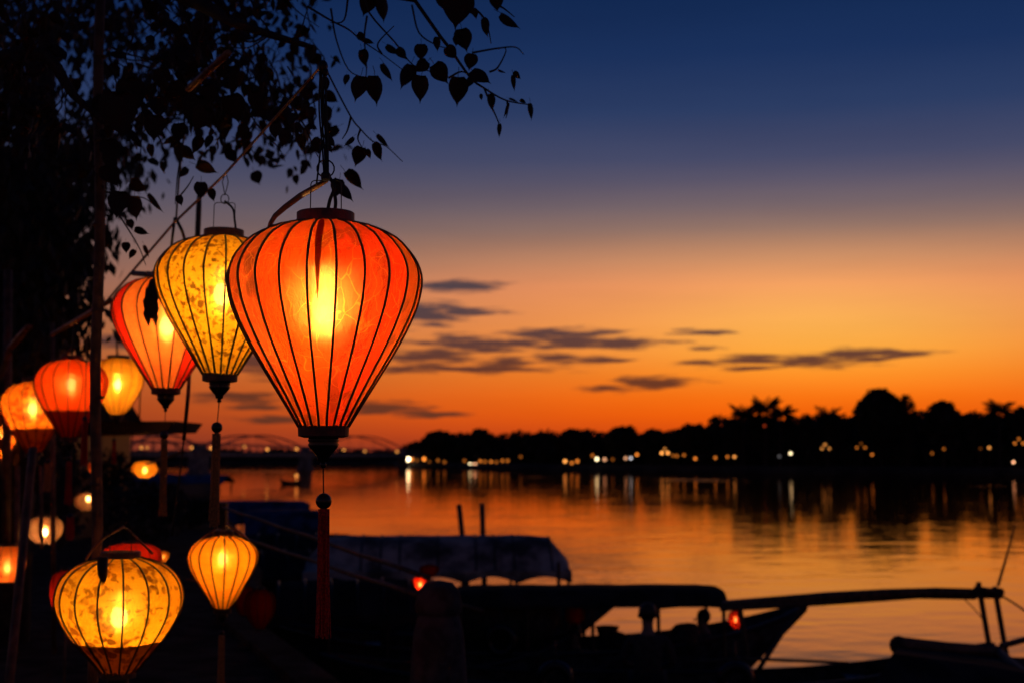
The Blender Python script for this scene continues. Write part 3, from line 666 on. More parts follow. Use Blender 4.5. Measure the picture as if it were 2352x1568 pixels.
sampan('covered_boat', (at(690, 29.5), 29.5, 0), math.radians(5), 'dark covered boat squeezed between the blue roofs and the grey canopy', L=5.0, Bm=1.8, free=0.8, bow=0.3,
       canopy=(-1.4, 1.35, 1.75, 1.15, 'arch', 'tarp_dark', 4))
# boat at the bottom right with its own dark awning
root = sampan('awning_boat', (at(2330, 12.2), 12.2, 0), math.radians(6), 'boat with low dark cloth awning at the bottom right corner', L=5.4, Bm=1.9, free=0.6, bow=0.5, hullm='hull2', benches=2)
def L2(u, v, d): return root.matrix_basis.inverted() @ P(u, v, d)
bpy.context.view_layer.update()
mb = MB()
rowsA = [[L2(2062, 1484, 12.6), L2(2290, 1506, 12.6), L2(2420, 1512, 12.6)], [L2(2050, 1500, 11.6), L2(2280, 1530, 11.5), L2(2430, 1560, 11.4)], [L2(1990, 1600, 10.9), L2(2200, 1640, 10.8), L2(2450, 1680, 10.8)]]
mb.quadgrid(rowsA); mb.quadgrid([[p - Vector((0, 0, 0.03)) for p in r][::-1] for r in rowsA]); mb.build('awning', M['tarp_dark'], root)
mb = MB(); mb.tube([L2(2062, 1480, 12.62), L2(2180, 1490, 12.6), L2(2298, 1497, 12.6)], [0.075, 0.062, 0.055], 8); mb.build('ridge_pole', M['bamboo_old'], root)
mb = MB(); mb.ball(L2(2064, 1481, 12.62), 0.085, 10, 6); mb.build('rolled_end', M['sack'], root)
mb = MB(); mb.tube([L2(2285, 1490, 12.7), L2(2420, 1600, 11.0)], 0.04, 6); mb.build('awning_pole', M['bamboo_old'], root)
mb = MB(); mb.tube([L2(2300, 1482, 13.4), L2(2440, 1445, 13.8)], 0.03, 6); mb.build('awning_pole', M['bamboo_old'], root)

# long bamboo boom carried on a trestle
root = empty('bamboo_boom', (at(1980, 17), 17, 0), 'long thick bamboo boom lying level over the water on two thin posts', 'boom')
bo = Vector(root.location)
mb = MB(); mb.tube([P(u, v, d) - bo for u, v, d in ((1662, 1390, 18.6), (1780, 1382, 18.2), (1900, 1372, 17.8), (2030, 1364, 17.4), (2150, 1360, 17.0), (2300, 1363, 16.5))], [0.07, 0.078, 0.075, 0.068, 0.062, 0.055], 8)
mb.build('boom_pole', M['bamboo_old'], root, smooth=True)
mb = MB(); mb.tube([P(u, v, d) - bo for u, v, d in ((1655, 1398, 18.5), (1900, 1384, 17.7), (2110, 1369, 17.2), (2240, 1371, 16.7))], 0.03, 6); mb.build('lashed_pole', M['bamboo_old'], root, smooth=True)
for (u, v, u2, v2) in ((2247, 1336, 2275, 1500), (2284, 1346, 2318, 1540)):
    mb = MB(); a = P(u, v, 16.5) - bo; b2 = P(u2, v2, 16.5) - bo; mb.tube([a, b2, b2 + (b2 - a) * 0.9], 0.032, 6); mb.build('trestle_post', M['bamboo_old'], root)
mb = MB(); mb.tube([P(2238, 1350, 16.45) - bo, P(2306, 1360, 16.4) - bo], 0.035, 6); mb.build('crossbar', M['bamboo_old'], root)
for k in range(2):
    mb = MB(); a = P((2250, 2288)[k], 1360, 16.45) - bo
    for j in range(4): mb.lathe([(0.075, -0.03 + j * 0.02), (0.082, -0.02 + j * 0.02), (0.075, -0.01 + j * 0.02)], 8, a)
    mb.build('rope_lashing', M['sack'], root)
mb = MB(); pts = [(1700, 1400), (1712, 1470), (1722, 1560)]; mb.tube([P(u, v, 18.3) - bo for u, v in pts], 0.035, 6); mb.build('trestle_post', M['bamboo_old'], root)
mb = MB(); mb.tube([P(2292, 1345, 16.4), P(2311, 1280, 16.4), P(2332, 1205, 16.4)], [0.018, 0.014, 0.008], 6)
tag(mb.build('thin_pole', M['bamboo_old']), 'thin slanting pole rising from the right end of the bamboo boom', 'pole')
def rope(name, pts, r, label, mat_='sack', cat='rope', group=None):
    mb = MB(); mb.tube([Vector(p) for p in catmull([tuple(q) for q in pts], 6)], r, 5); return tag(mb.build(name, M[mat_], smooth=True), label, cat, group)
rope('mooring_rope', [P(2302, 1368, 16.4), P(2330, 1385, 15.6), P(2380, 1420, 14.5)], 0.012, 'rope running down right from the end of the bamboo boom')
rope('mooring_rope', [P(2212, 1372, 16.8), P(2240, 1400, 16.4), P(2262, 1428, 16.2)], 0.007, 'thin slack line just left of the two boom posts')
rope('mooring_rope', [P(1832, 1400, 19.4), P(1790, 1462, 18.8), P(1742, 1536, 18.0)], 0.035, 'thick rope slanting down from the raised bow')
rope('mooring_rope', [P(1683, 1500, 18.9), P(1706, 1522, 18.5), P(1762, 1572, 17.9)], 0.030, 'rope lying over the dark hull below the red boat lantern')
def pole(name, pts, r, label, mat_='bamboo', cat='pole', group=None, n=7):
    mb = MB(); mb.tube(pts, r, n)
    return tag(mb.build(name, M[mat_], smooth=True), label, cat, group)
pole('mooring_pole', [P(1054, 1157, 27.5), P(1068, 1290, 27.5), P(1078, 1420, 27.5)], 0.055, 'left one of two mooring poles standing behind the grey canopy', 'bamboo_old')
pole('mooring_pole', [P(1107, 1155, 27.5), P(1111, 1290, 27.5), P(1115, 1420, 27.5)], 0.055, 'right one of two mooring poles standing behind the grey canopy', 'bamboo_old')
pole('boat_pole', [P(1283, 1290, 24.2), P(1284, 1440, 24.2)], 0.035, 'thin upright pole under the right end of the grey canopy', 'bamboo_old')
# cargo under the flat roof
def lump(name, c, sx, sy, sz, label, mat_, cat):
    mb = MB(); rnd = random.Random(int(c[0] * 100)); mb.ball((0, 0, 0), 1, 14, 10)
    for i, v in enumerate(mb.v):
        n_ = mnoise.noise(v * 1.7 + Vector((c[0], 0, 0))); v *= 1 + 0.25 * n_; mb.v[i] = Vector((v.x * sx, v.y * sy, max(-sz * 0.7, v.z * sz)))
    return tag(mb.build(name, M[mat_], smooth=True, loc=c), label, cat)
lump('cargo_sack', P(1575, 1462, 19.6), 0.24, 0.3, 0.2, 'heaped sack on the flat roofed boat, left of the leaning man', 'sack', 'sack')
lump('cargo_sack', P(1535, 1475, 19.8), 0.2, 0.3, 0.16, 'lower sack on the flat roofed boat next to the seated man', 'sack', 'sack')
lump('cargo_bundle', P(1425, 1472, 19.7), 0.18, 0.3, 0.12, 'flat bundle on the stern side of the flat roofed boat', 'tarp_dark', 'bundle')
lump('cargo_bundle', P(1165, 1425, 19.8), 0.80, 0.4, 0.36, 'wide covered heap under the left end of the flat roof', 'sack', 'bundle')

def torus(mb, c, R_, r_, nrm='y'):
    prof = [(R_ + r_ * math.cos(k * 0.7854), r_ * math.sin(k * 0.7854)) for k in range(8)]; b = len(mb.v); mb.lathe(prof, 18, (0, 0, 0), close=True)
    for i in range(b, len(mb.v)):
        v = mb.v[i]; mb.v[i] = Vector(c) + Vector((v.x, v.z, v.y))
for (u, v, d_, lab) in ((1275, 1560, 17.0, 'old tyre hanging on the side of the front open boat, near the bollard'), (1690, 1562, 17.0, 'old tyre hanging on the side of the front open boat, below the boom'), (1150, 1470, 19.2, 'old tyre hanging on the side of the flat roofed boat')):
    mb = MB(); torus(mb, (0, 0, 0), 0.17, 0.06); mb.tube([(0, 0, 0.17), (0, 0.05, 0.45)], 0.012, 5); tag(mb.build('tyre_fender', M['black_wood'], smooth=True, loc=P(u, v, d_)), lab, 'tyre')
def basket(u, v, d_, r_, h_, lab):
    mb = MB(); mb.lathe([(r_ * 0.7, 0), (r_, h_), (r_ * 1.06, h_), (r_ * 1.02, h_ * 0.92), (r_ * 0.92, h_ * 0.9), (r_ * 0.62, 0.02)], 18, close=True); p = P(u, v, d_)
    tag(mb.build('wicker_basket', M['sack'], loc=p), lab, 'basket')
basket(1395, 1468, 19.9, 0.16, 0.18, 'wicker basket on the flat roofed boat beside the low seated man')
basket(1245, 1548, 17.6, 0.20, 0.24, 'wicker basket standing on the front open boat at its left end')
pole('boat_oar', [P(1590, 1520, 17.7), P(1700, 1512, 17.5), P(1880, 1518, 17.3), P(1950, 1522, 17.2)], 0.02, 'oar laid along the edge of the front open boat', 'bamboo_old', 'oar')
pole('punting_pole', [P(860, 1330, 18.9), P(960, 1362, 18.6), P(1110, 1402, 18.3)], 0.022, 'punting pole laid over the dark boats behind the bollard', 'bamboo_old')
# ---------------------------------------------------------------- people
def figure(name, loc, rotz, label, J, edges, hair_c, hair_r, shirt_z, scale=1.0, sleeves=True, cloth=('shirt', 'trousers')):
    root = empty(name, loc, label, 'person', None, rotz)
    names = list(J); me = bpy.data.meshes.new('body')
    me.from_pydata([tuple(Vector(J[k][0]) * scale) for k in names], [(names.index(a), names.index(b)) for a, b in edges], [])
    o = bpy.data.objects.new('body', me); C.objects.link(o)
    sk = o.modifiers.new('skin', 'SKIN'); sub = o.modifiers.new('sub', 'SUBSURF'); sub.levels = 2; sub.render_levels = 2
    if not me.skin_vertices: 
        bpy.context.view_layer.update()
    lay = me.skin_vertices[0].data
    for i, k in enumerate(names): 
        r = J[k][1]; lay[i].radius = (r[0] * scale, r[1] * scale) if isinstance(r, tuple) else (r * scale, r * scale); lay[i].use_root = (k == 'pelvis')
    dg = bpy.context.evaluated_depsgraph_get(); dg.update(); ev = bpy.data.meshes.new_from_object(o.evaluated_get(dg))
    bpy.data.objects.remove(o); ev.name = 'body'
    for mm in (M['skin'], M[cloth[0]], M[cloth[1]]): ev.materials.append(mm)
    for p in ev.polygons:
        p.use_smooth = True; z = p.center.z / scale
        p.material_index = 0 if z > shirt_z[1] else (1 if z > shirt_z[0] else 2)
    link('body', ev, root)
    mb = MB(); c = Vector(hair_c) * scale; mb.ball(c, hair_r * scale, 14, 9, sz=1.05); mb.build('hair', M['hair'], root, smooth=True)
    return root
SEATED = {'pelvis': ((0, 0, 0.10), (0.16, 0.12)), 'waist': ((0, 0.0, 0.26), (0.135, 0.10)), 'chest': ((0, 0.03, 0.44), (0.165, 0.115)), 'neckb': ((0, 0.05, 0.58), (0.085, 0.075)), 'neck': ((0, 0.06, 0.64), 0.066),
          'jaw': ((0, 0.085, 0.70), (0.06, 0.07)), 'head': ((0, 0.08, 0.79), (0.082, 0.098)), 'crown': ((0, 0.07, 0.865), (0.055, 0.06)),
          'shl': ((-0.19, 0.04, 0.545), 0.068), 'ell': ((-0.27, 0.08, 0.29), 0.046), 'wrl': ((-0.15, 0.28, 0.22), 0.03), 'hal': ((-0.10, 0.34, 0.20), (0.038, 0.022)),
          'shr': ((0.19, 0.04, 0.545), 0.068), 'elr': ((0.27, 0.08, 0.29), 0.046), 'wrr': ((0.15, 0.28, 0.22), 0.03), 'har': ((0.10, 0.34, 0.20), (0.038, 0.022)),
          'hil': ((-0.11, 0.06, 0.09), 0.092), 'knl': ((-0.16, 0.46, 0.13), 0.062), 'anl': ((-0.15, 0.48, -0.28), 0.042), 'tol': ((-0.16, 0.62, -0.34), (0.04, 0.028)),
          'hir': ((0.11, 0.06, 0.09), 0.092), 'knr': ((0.16, 0.46, 0.13), 0.062), 'anr': ((0.15, 0.48, -0.28), 0.042), 'tor': ((0.16, 0.62, -0.34), (0.04, 0.028))}
ED = [('pelvis', 'waist'), ('waist', 'chest'), ('chest', 'neckb'), ('neckb', 'neck'), ('neck', 'jaw'), ('jaw', 'head'), ('head', 'crown'), ('chest', 'shl'), ('shl', 'ell'), ('ell', 'wrl'), ('wrl', 'hal'),
      ('chest', 'shr'), ('shr', 'elr'), ('elr', 'wrr'), ('wrr', 'har'), ('pelvis', 'hil'), ('hil', 'knl'), ('knl', 'anl'), ('anl', 'tol'), ('pelvis', 'hir'), ('hir', 'knr'), ('knr', 'anr'), ('anr', 'tor')]
def add_face_bits(root, rotface, sc=1.0):
    mb = MB(); mb.tube([(0, 0.165 * sc, 0.80 * sc), (0, 0.20 * sc, 0.765 * sc), (0, 0.17 * sc, 0.755 * sc)], [0.008, 0.014, 0.008], 5); mb.build('nose', M['skin'], root)
    for sg in (-1, 1):
        mb = MB(); mb.ball((sg * 0.088 * sc, 0.075 * sc, 0.785 * sc), 0.02 * sc, 8, 5, sz=1.5); mb.build('ear', M['skin'], root)
def seated(loc, rotz, label, scale=1.0):
    r = figure('person', loc, rotz, label, SEATED, ED, (0, 0.062, 0.825), 0.099, (0.20, 0.60), scale); add_face_bits(r, 0, scale); return r
pz = P(1482, 1411, 17.4)
seated((P(1500, 1500, 17.4).x - 0.06, 17.4, pz.z - 0.80 * 1.14), math.radians(-4), 'man seen from behind sitting on the front open boat below the flat roof', 1.14)
p2 = P(1321, 1453, 19.9); seated((p2.x, 19.9, p2.z - 0.80 * 0.95), math.radians(170), 'man sitting low under the flat roof below the hanging dark lantern', 0.95)
p3 = P(1627, 1418, 19.8); seated((p3.x, 19.8, p3.z - 0.80), math.radians(80), 'man sitting near the right end of the flat roof', 1.0)

# small rowing boat with a lamp out by the bridge
sampan('rowing_boat', (at(672, 158), 158, 0), math.radians(8), 'tiny rowing boat with a lamp beside the second bridge pier', L=2.6, Bm=0.9, free=0.28, bow=0.35, group=None, benches=2)
mb = MB(); mb.ball((0, 0, 0), 0.16, 10, 6); mb.tube([(0, 0, -0.9), (0, 0, -0.1)], 0.03, 5)
tag(mb.build('boat_lamp', lampmat(('amber', 9)), loc=P(681, 1091, 158)), 'amber lamp carried on the tiny rowing boat', 'lamp')
# ---------------------------------------------------------------- quay furniture
bol = P(1008, 1332, 6.75)
root = empty('stone_bollard', (bol.x, 6.75, QZ), 'round topped stone bollard narrowing upward at the edge of the quay', 'bollard')
hh = bol.z - QZ; mb = MB(); mb.lathe([(0.20, 0), (0.20, 0.10), (0.165, 0.16), (0.16, 0.20), (0.145, 0.5), (0.118, hh * 0.78), (0.095, hh * 0.86)], 24)
mb.build('shaft', M['stone'], root, smooth=True)
mb = MB(); mb.lathe([(0.09, hh * 0.85), (0.108, hh * 0.87), (0.112, hh * 0.90), (0.098, hh * 0.955), (0.065, hh * 0.99), (0.01, hh)], 24); mb.build('cap', M['stone'], root, smooth=True)
RB = root
def rail(a, b, label):
    pts = [a.lerp(b, k / 10) + Vector((0, 0, 0.004 * math.sin(k * 2.1))) for k in range(11)]
    return pole('bamboo_rail', pts, [0.013] * 11, label, 'bamboo_old', 'rail', 'bamboo rails along the quay edge')
rail(P(985, 1326, 6.9), P(500, 1160, 14.8), 'upper bamboo rail running from the stone bollard up to the left')
rail(P(975, 1372, 6.9), P(500, 1216, 14.0), 'lower bamboo rail running from the stone bollard up to the left')
for (u, d, lab) in ((512, 14.5, 'square post holding the far left ends of the bamboo rails'),):
    p = P(u, 1200, d); mb = MB(); mb.box((0, 0, 0.6), (0.09, 0.09, 1.2), taper=0.9); tag(mb.build('rail_post', M['dark_wood'], loc=(p.x, d, QZ)), lab, 'post')
# stalls on the quay
def stall(name, loc, w_, dep, h, label, matn, table=True):
    root = empty(name, loc, label, 'stall')
    for sx in (-1, 1):
        for sy_ in (-1, 1):
            mb = MB(); mb.tube([(sx * w_ / 2, sy_ * dep / 2, 0), (sx * w_ / 2, sy_ * dep / 2, h)], 0.035, 6); mb.build('post', M['bamboo_old'], root)
    rows = [[(-w_ / 2 - 0.15 + (w_ + 0.3) * i / 8, y, h + (0.28 - 0.5 * abs(y / dep)) + 0.02 * math.sin(i * 2.2)) for i in range(9)] for y in [(-0.6 + 0.15 * k) * dep for k in range(9)]]
    mb = MB(); mb.quadgrid(rows); mb.quadgrid([[(x, y, z - 0.03) for x, y, z in r][::-1] for r in rows]); mb.build('awning', M[matn], root, smooth=True)
    if table:
        mb = MB(); mb.box((0, 0, 0.78), (w_ * 0.9, dep * 0.7, 0.04)); mb.build('table_top', M['dark_wood'], root)
        mb = MB(); curve_valance(mb, (-w_ * 0.46, -dep * 0.36, 0.76), (w_ * 0.46, -dep * 0.36, 0.76), 0.62, 6, Vector((0, 1, 0))); mb.build('table_cloth', M['sack'], root)
    return root
stall('market_stall', (at(425, 58), 58, QZ), 3.4, 2.4, 0.55, 'far stall with dark blue cover at the water edge below the left bridge pier', 'tarp_blue', False)
# dark timber canopy whose end shows left of the second tassel
root = empty('timber_canopy', (at(180, 12.5), 12.5, QZ), 'dark timber canopy with its tapered end sticking out right of the main bamboo post', 'canopy')
ro = Vector(root.location)
a0, a1 = P(-120, 966, 12.5) - ro, P(404, 966, 12.5) - ro; b0, b1 = P(-120, 1004, 12.5) - ro, P(386, 990, 12.5) - ro
mb = MB(); i = 0; D = Vector((0, 1.1, 0))
mb.v += [a0, a1, b1, b0, a0 + D, a1 + D, b1 + D, b0 + D]
for q in ((3, 2, 1, 0), (4, 5, 6, 7), (0, 1, 5, 4), (1, 2, 6, 5), (2, 3, 7, 6), (3, 0, 4, 7)): mb.face(list(q))
mb.build('roof_beam', M['dark_wood'], root)
for u in (-60, 226):
    p = P(u, 998, 12.6) - ro; mb = MB(); mb.tube([(p.x, p.y, 0), (p.x, p.y, p.z)], 0.035, 6); mb.build('post', M['bamboo_old'], root)
# dark riverside shrubs and a low shed close the view on the left
root = empty('riverside_shed', (at(-40, 30), 30, QZ), 'unlit riverside shed in the dark behind the lanterns at the left edge', 'shed')
mb = MB(); mb.box((0, 0, 1.1), (5.2, 4.0, 2.2)); mb.build('wall', M['dark_wood'], root)
mb = MB(); i = 0; mb.v += [Vector(q) for q in ((-2.9, -2.4, 2.2), (2.9, -2.4, 2.2), (2.9, 0, 3.1), (-2.9, 0, 3.1), (-2.9, 2.4, 2.2), (2.9, 2.4, 2.2))]
for q in ((0, 1, 2, 3), (3, 2, 5, 4), (0, 3, 4), (1, 5, 2), (0, 4, 5, 1)): mb.face(list(q))
mb.build('roof', M['tarp_dark'], root)
mb = MB(); mb.box((0.6, -2.02, 0.95), (0.9, 0.05, 1.9)); mb.build('door', M['black_wood'], root)
def shrub(u, vtop, d, wpx, label, n=900):
    rnd = random.Random(int(u * 3 + d)); top = P(u, vtop, d); H = max(0.4, top.z - QZ); R = wpx / 2 / FPX * d
    root = empty('shrub', (top.x, d, QZ), label, 'shrub', 'dark shrubs on the quay')
    mb = MB(); mb.tube([(0, 0, 0), (0, 0, H * 0.6)], [0.05, 0.02], 6); mb.build('stem', M['bark'], root)
    mb = MB(); blob_foliage(mb, (0, 0, H * 0.55), R, R, H * 0.5, n, 0.06, rnd, 0.2)
    blob_foliage(mb, (R * 0.4, 0, H * 0.7), R * 0.5, R * 0.5, H * 0.3, n // 3, 0.06, rnd, 0.2); mb.build('foliage', M['leaf_far'], root)
shrub(60, 1010, 22, 330, 'dark bushy shrub behind the orange lanterns at the left edge', 1600)
shrub(330, 1108, 26, 230, 'low dark shrub below the small squat yellow lantern', 1400)
shrub(440, 1145, 33, 140, 'low dark shrub right of the small squat yellow lantern', 900)
shrub(240, 1035, 30, 150, 'dark shrub behind the main bamboo post', 1000)
# ================================================================ lanterns
PROF = [(0, .284), (.014, .43), (.043, .60), (.088, .77), (.152, .895), (.214, .97), (.285, 1.0), (.38, .968), (.465, .905), (.59, .775), (.725, .605), (.87, .415), (1, .25)]
ROUND = [(0, .30), (.03, .55), (.09, .78), (.2, .94), (.35, 1.0), (.5, .98), (.65, .88), (.8, .70), (.92, .48), (1, .32)]
SQUAT = [(0, .40), (.04, .66), (.14, .86), (.3, .98), (.45, 1.0), (.6, .95), (.78, .80), (.92, .58), (1, .42)]
BARREL = [(0, .55), (.04, .80), (.15, .95), (.4, 1.0), (.65, .97), (.86, .84), (.96, .70), (1, .5)]
def prof_fn(prof, R, H):
    pts = catmull(prof, 4); ts = [p[0] for p in pts]; rs = [p[1] for p in pts]
    return lambda t_: float(np.interp(t_, ts, rs)) * R
RND2 = random.Random(3)
def lantern(u, vt, vb, rpx, d, label, style, n=16, prof=PROF, cat='lantern', group='silk lanterns over the quay', bulb=None, bulb_t=0.38, phi0=0.0, tilt=(0, 0), ring='dark_wood',
            hanger=0.0, hang_top=None, baffle=None, finial=True, bead=None, tassel=None, tassel_mat='tassel_gold', ribs=True, rib_r=None, segs=3, rows=26, name='silk_lantern', off=0.0, tas_w=None, cord_top=None, ringh=0.052):
    top = P(u, vt, d); s = d / FPX; H = (P(u, vt, d) - P(u, vb, d)).z; R = rpx * s
    root = empty(name, (top.x, d, top.z), label, cat, group, rot=(tilt[0], tilt[1], 0)); f = prof_fn(prof, R, H)
    big = rpx > 50; rr = rib_r or R * 0.011
    # one panel of cloth, shared
    mb = MB(); a1 = 2 * math.pi / n; R_ = []
    for i in range(rows + 1):
        t_ = i / rows; r = f(t_); row = []
        for j in range(segs + 1):
            a = a1 * j / segs; flatr = r * math.cos(a1 / 2) / math.cos(a - a1 / 2); k = r * 0.35 + flatr * 0.65; row.append((k * math.sin(a), -k * math.cos(a), -H * t_))
        R_.append(row)
    mb.quadgrid(R_); pme = mb.mesh('panel', True); 
    mb = MB(); mb.tube([(0, -(f(t_) + rr * 0.6), -H * t_) for t_ in [i / rows for i in range(rows + 1)]], rr, 5); rme = mb.mesh('rib', True); rme.materials.append(M['rib'])
    pme.materials.append(F['red']); pmes = [pme]
    for q_ in range(3):
        m2_ = pme.copy(); rq = random.Random(q_ + int(rpx)); ph = rq.uniform(0, 6); am_ = R * rq.uniform(0.006, 0.014)
        for v_ in m2_.vertices:
            th = math.atan2(v_.co.x, -v_.co.y) / a1; wsag = max(0.0, math.sin(math.pi * min(1, max(0, th)))); rl = math.hypot(v_.co.x, v_.co.y); t__ = -v_.co.z / H
            dr_ = am_ * wsag * (math.sin(t__ * 9 + ph) + 0.5 * math.sin(t__ * 23 + ph * 2) - 0.6)
            if rl > 1e-6: v_.co.x *= 1 + dr_ / rl; v_.co.y *= 1 + dr_ / rl
        pmes.append(m2_)
    for k in range(n):
        a = a1 * k + phi0; am = (a + a1 / 2 + math.pi) % (2 * math.pi) - math.pi
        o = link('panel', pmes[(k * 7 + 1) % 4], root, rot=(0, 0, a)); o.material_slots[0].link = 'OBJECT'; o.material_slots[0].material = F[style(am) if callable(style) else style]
        if ribs: link('rib', rme, root, rot=(0, 0, a))
    r0 = f(0); r1 = f(1)
    ring_m = M[ring]
    mb = MB(); hh = H * ringh; mb.lathe([(r0 * 1.02, -hh * 0.15), (r0 * 1.06, 0), (r0 * 1.06, hh * 0.9), (r0 * 1.01, hh), (r0 * 0.86, hh), (r0 * 0.84, -hh * 0.15)], 32, close=True); mb.build('top_ring', ring_m, root, smooth=False)
    mb = MB(); mb.lathe([(r1 * 1.0, -H + hh * 0.15), (r1 * 1.06, -H), (r1 * 1.04, -H - hh * 0.85), (r1 * 0.8, -H - hh), (0.001, -H - hh * 1.0), (0.001, -H + hh * 0.1)], 28); mb.build('bottom_ring', ring_m, root)
    # cross struts that carry the ring, lamp holder and bulb
    mb = MB(); mb.tube([(-r0, 0, hh * 0.5), (r0, 0, hh * 0.5)], rr * 0.8, 5); mb.build('cross_strut', M['wire'], root)
    if bulb:
        zb = -H * bulb_t; br = min(0.030, R * 0.15)
        mb = MB(); mb.tube([(0, 0, hh * 0.5), (0, 0, zb + br * 2.4)], rr * 0.7, 5); mb.lathe([(br * 0.5, zb + br * 2.6), (br * 0.55, zb + br * 0.9), (br * 0.45, zb + br * 0.8)], 10); mb.build('lamp_holder', M['black_wood'], root)
        mb = MB(); prof_b = [(0.02 * br, -1.5 * br), (br * 0.55, -1.35 * br), (br * 0.9, -0.8 * br), (br, -0.2 * br), (br * 0.85, 0.45 * br), (br * 0.5, 0.95 * br)]
        mb.lathe(prof_b, 10, (0, 0, zb)); mb.build('bulb', bulb, root, smooth=True)
    if baffle:
        rb = f(baffle) * 0.97; mb = MB(); mb.lathe([(0.001, -H * baffle - 0.003), (rb, -H * baffle - 0.003), (rb, -H * baffle), (0.001, -H * baffle)], 32); mb.build('inner_plate', M['plate'], root)
    zf = -H - hh
    if finial:
        q = r1 * 0.98; mb = MB(); mb.lathe([(q * 0.62, zf + 0.001), (q * 0.66, zf - q * 0.12), (q * 0.60, zf - q * 0.2), (q * 0.66, zf - q * 0.28), (q * 0.60, zf - q * 0.4), (q * 0.42, zf - q * 0.62), (q * 0.26, zf - q * 0.8), (q * 0.22, zf - q * 0.98), (q * 0.10, zf - q * 1.03), (0.001, zf - q * 1.04)], 20)
        mb.build('finial', M['black_wood'], root, smooth=True); zf -= q * 1.03
        if big:
            mb = MB(); mb.ball((0, 0, zf - q * 0.10), q * 0.14, 10, 7); mb.build('knob', M['black_wood'], root, smooth=True); zf -= q * 0.2
    def zof(v): return P(u, v, d).z - top.z
    if bead:
        zb2 = zof(bead[0]); br = bead[1] * s; mb = MB(); mb.tube([(0, 0, zf + 0.003), (off * 0.5, 0, (zf + zb2) / 2), (off, 0, zb2)], rr * 0.55, 5); mb.build('cord', M['wire'], root)
        mb = MB(); mb.ball((off, 0, zb2), br, 16, 10); mb.build('bead', M['black_wood'], root, smooth=True); zf = zb2 - br
    if tassel:
        v0, v1 = tassel; z0, z1 = zof(v0), zof(v1); tw = (tas_w or 10) * s; L = z0 - z1
        mb = MB(); mb.lathe([(tw * 0.35, z0 + tw * 0.25), (tw * 0.8, z0 - tw * 0.2), (tw * 0.9, z0 - tw * 0.9), (tw * 0.75, z0 - tw * 1.2)], 12, (off, 0, 0)); mb.build('tassel_head', M[tassel_mat], root, smooth=True)
        mb = MB(); ns = 70 if d < 5 else 34
        for k in range(ns):
            a = RND2.random() * 6.283; q = math.sqrt(RND2.random()) * tw * 0.85; l = L * RND2.uniform(0.90, 1.0); sway = RND2.uniform(-0.25, 0.25) * tw
            pts = [(off + math.cos(a) * q, math.sin(a) * q, z0), (off + math.cos(a) * q * 1.08, math.sin(a) * q * 1.08, z0 - l * 0.5), (off + math.cos(a) * q * 1.25 + sway, math.sin(a) * q * 1.25, z0 - l)]
            mb.tube(pts, tw * 0.11, 4, cap=False)
        o = mb.build('tassel', M[tassel_mat], root); o['kind'] = 'stuff'
    if hanger:
        zt = zof(hanger); wv = r0 * 0.56; hb = hh * 0.5; rd = wv * 0.25; mb = MB()
        mb.tube([(-wv * 1.02, 0, hb), (-wv, 0, zt - rd), (-wv + rd * 0.3, 0, zt - rd * 0.3), (-wv + rd, 0, zt), (wv - rd, 0, zt), (wv - rd * 0.3, 0, zt - rd * 0.3), (wv, 0, zt - rd), (wv * 1.02, 0, hb)], max(0.0013, rr * 0.45), 5); mb.build('hanger_wire', M['wire'], root)
        if cord_top:
            zc = zof(cord_top); mb = MB(); pts = []
            for k in range(13): 
                a = 2 * math.pi * k / 12; pts.append((r0 * 0.22 * math.sin(a), 0, zt + r0 * 0.2 - r0 * 0.26 * math.cos(a)))
            mb.tube(pts, max(0.0015, rr * 0.5), 5); mb.build('link', M['wire'], root)
            zl = zt + r0 * 0.40; mb = MB(); mb.tube([(0, 0, zl), (-r0 * 0.16, 0, (zl + zc) / 2 + 0.01), (-r0 * 0.05, 0, zc)], max(0.0015, rr * 0.5), 5); mb.tube([(0, 0, zl), (r0 * 0.16, 0, (zl + zc) / 2 + 0.01), (r0 * 0.05, 0, zc)], max(0.0015, rr * 0.5), 5); mb.build('hook_wire', M['wire'], root)
    return root
DEG = math.radians
def st_main(a):
    a = math.degrees(a)
    if a > 14 and a < 62: return 'orange_red'
    if a < -38 or a > 70: return 'orange_dull'
    return 'orange'
L1 = lantern(748, 512, 980, 222, 3.1, 'largest lantern, orange brocade silk with a red tassel, nearest of all', st_main, n=22, bulb=BULB_MAIN, bulb_t=0.40, phi0=DEG(-2.6), ring='red_ring', hanger=415, bead=(1150, 18.5), off=0.002,
             tassel=(1168, 1468), tassel_mat='tassel_red', tas_w=14.5, rib_r=0.0027, segs=4, rows=36)
L2 = lantern(514, 545, 860, 153, 4.6, 'yellow lantern printed with brown blossoms beside the largest lantern', 'yellow_print', n=20, bulb=BULB_HOT, bulb_t=0.40, phi0=DEG(-4), ring='tan_ring', hanger=466, cord_top=402, bead=(981, 13), off=-0.005,
             tassel=(995, 1212), tas_w=11, rib_r=0.0033, segs=3, rows=30, tilt=(0, 0.012), ringh=0.055)
def st_red(a):
    a = math.degrees(a); return 'red' if (a < -48 or a > 44) else 'peach'
L3 = lantern(386, 637, 893, 126, 5.6, 'lantern with peach middle and red side panels, torn behind the yellow printed lantern', st_red, n=18, bulb=BULB_HOT, bulb_t=0.42, phi0=DEG(2), ring='red_ring', bead=(998, 10), off=-0.003,
             tassel=(1008, 1188), tas_w=9.5, rib_r=0.0028, rows=24)
mb = MB(); f1 = prof_fn(PROF, 222 * 3.1 / FPX, 1); H1 = (P(748, 512, 3.1) - P(748, 980, 3.1)).z; rws = []
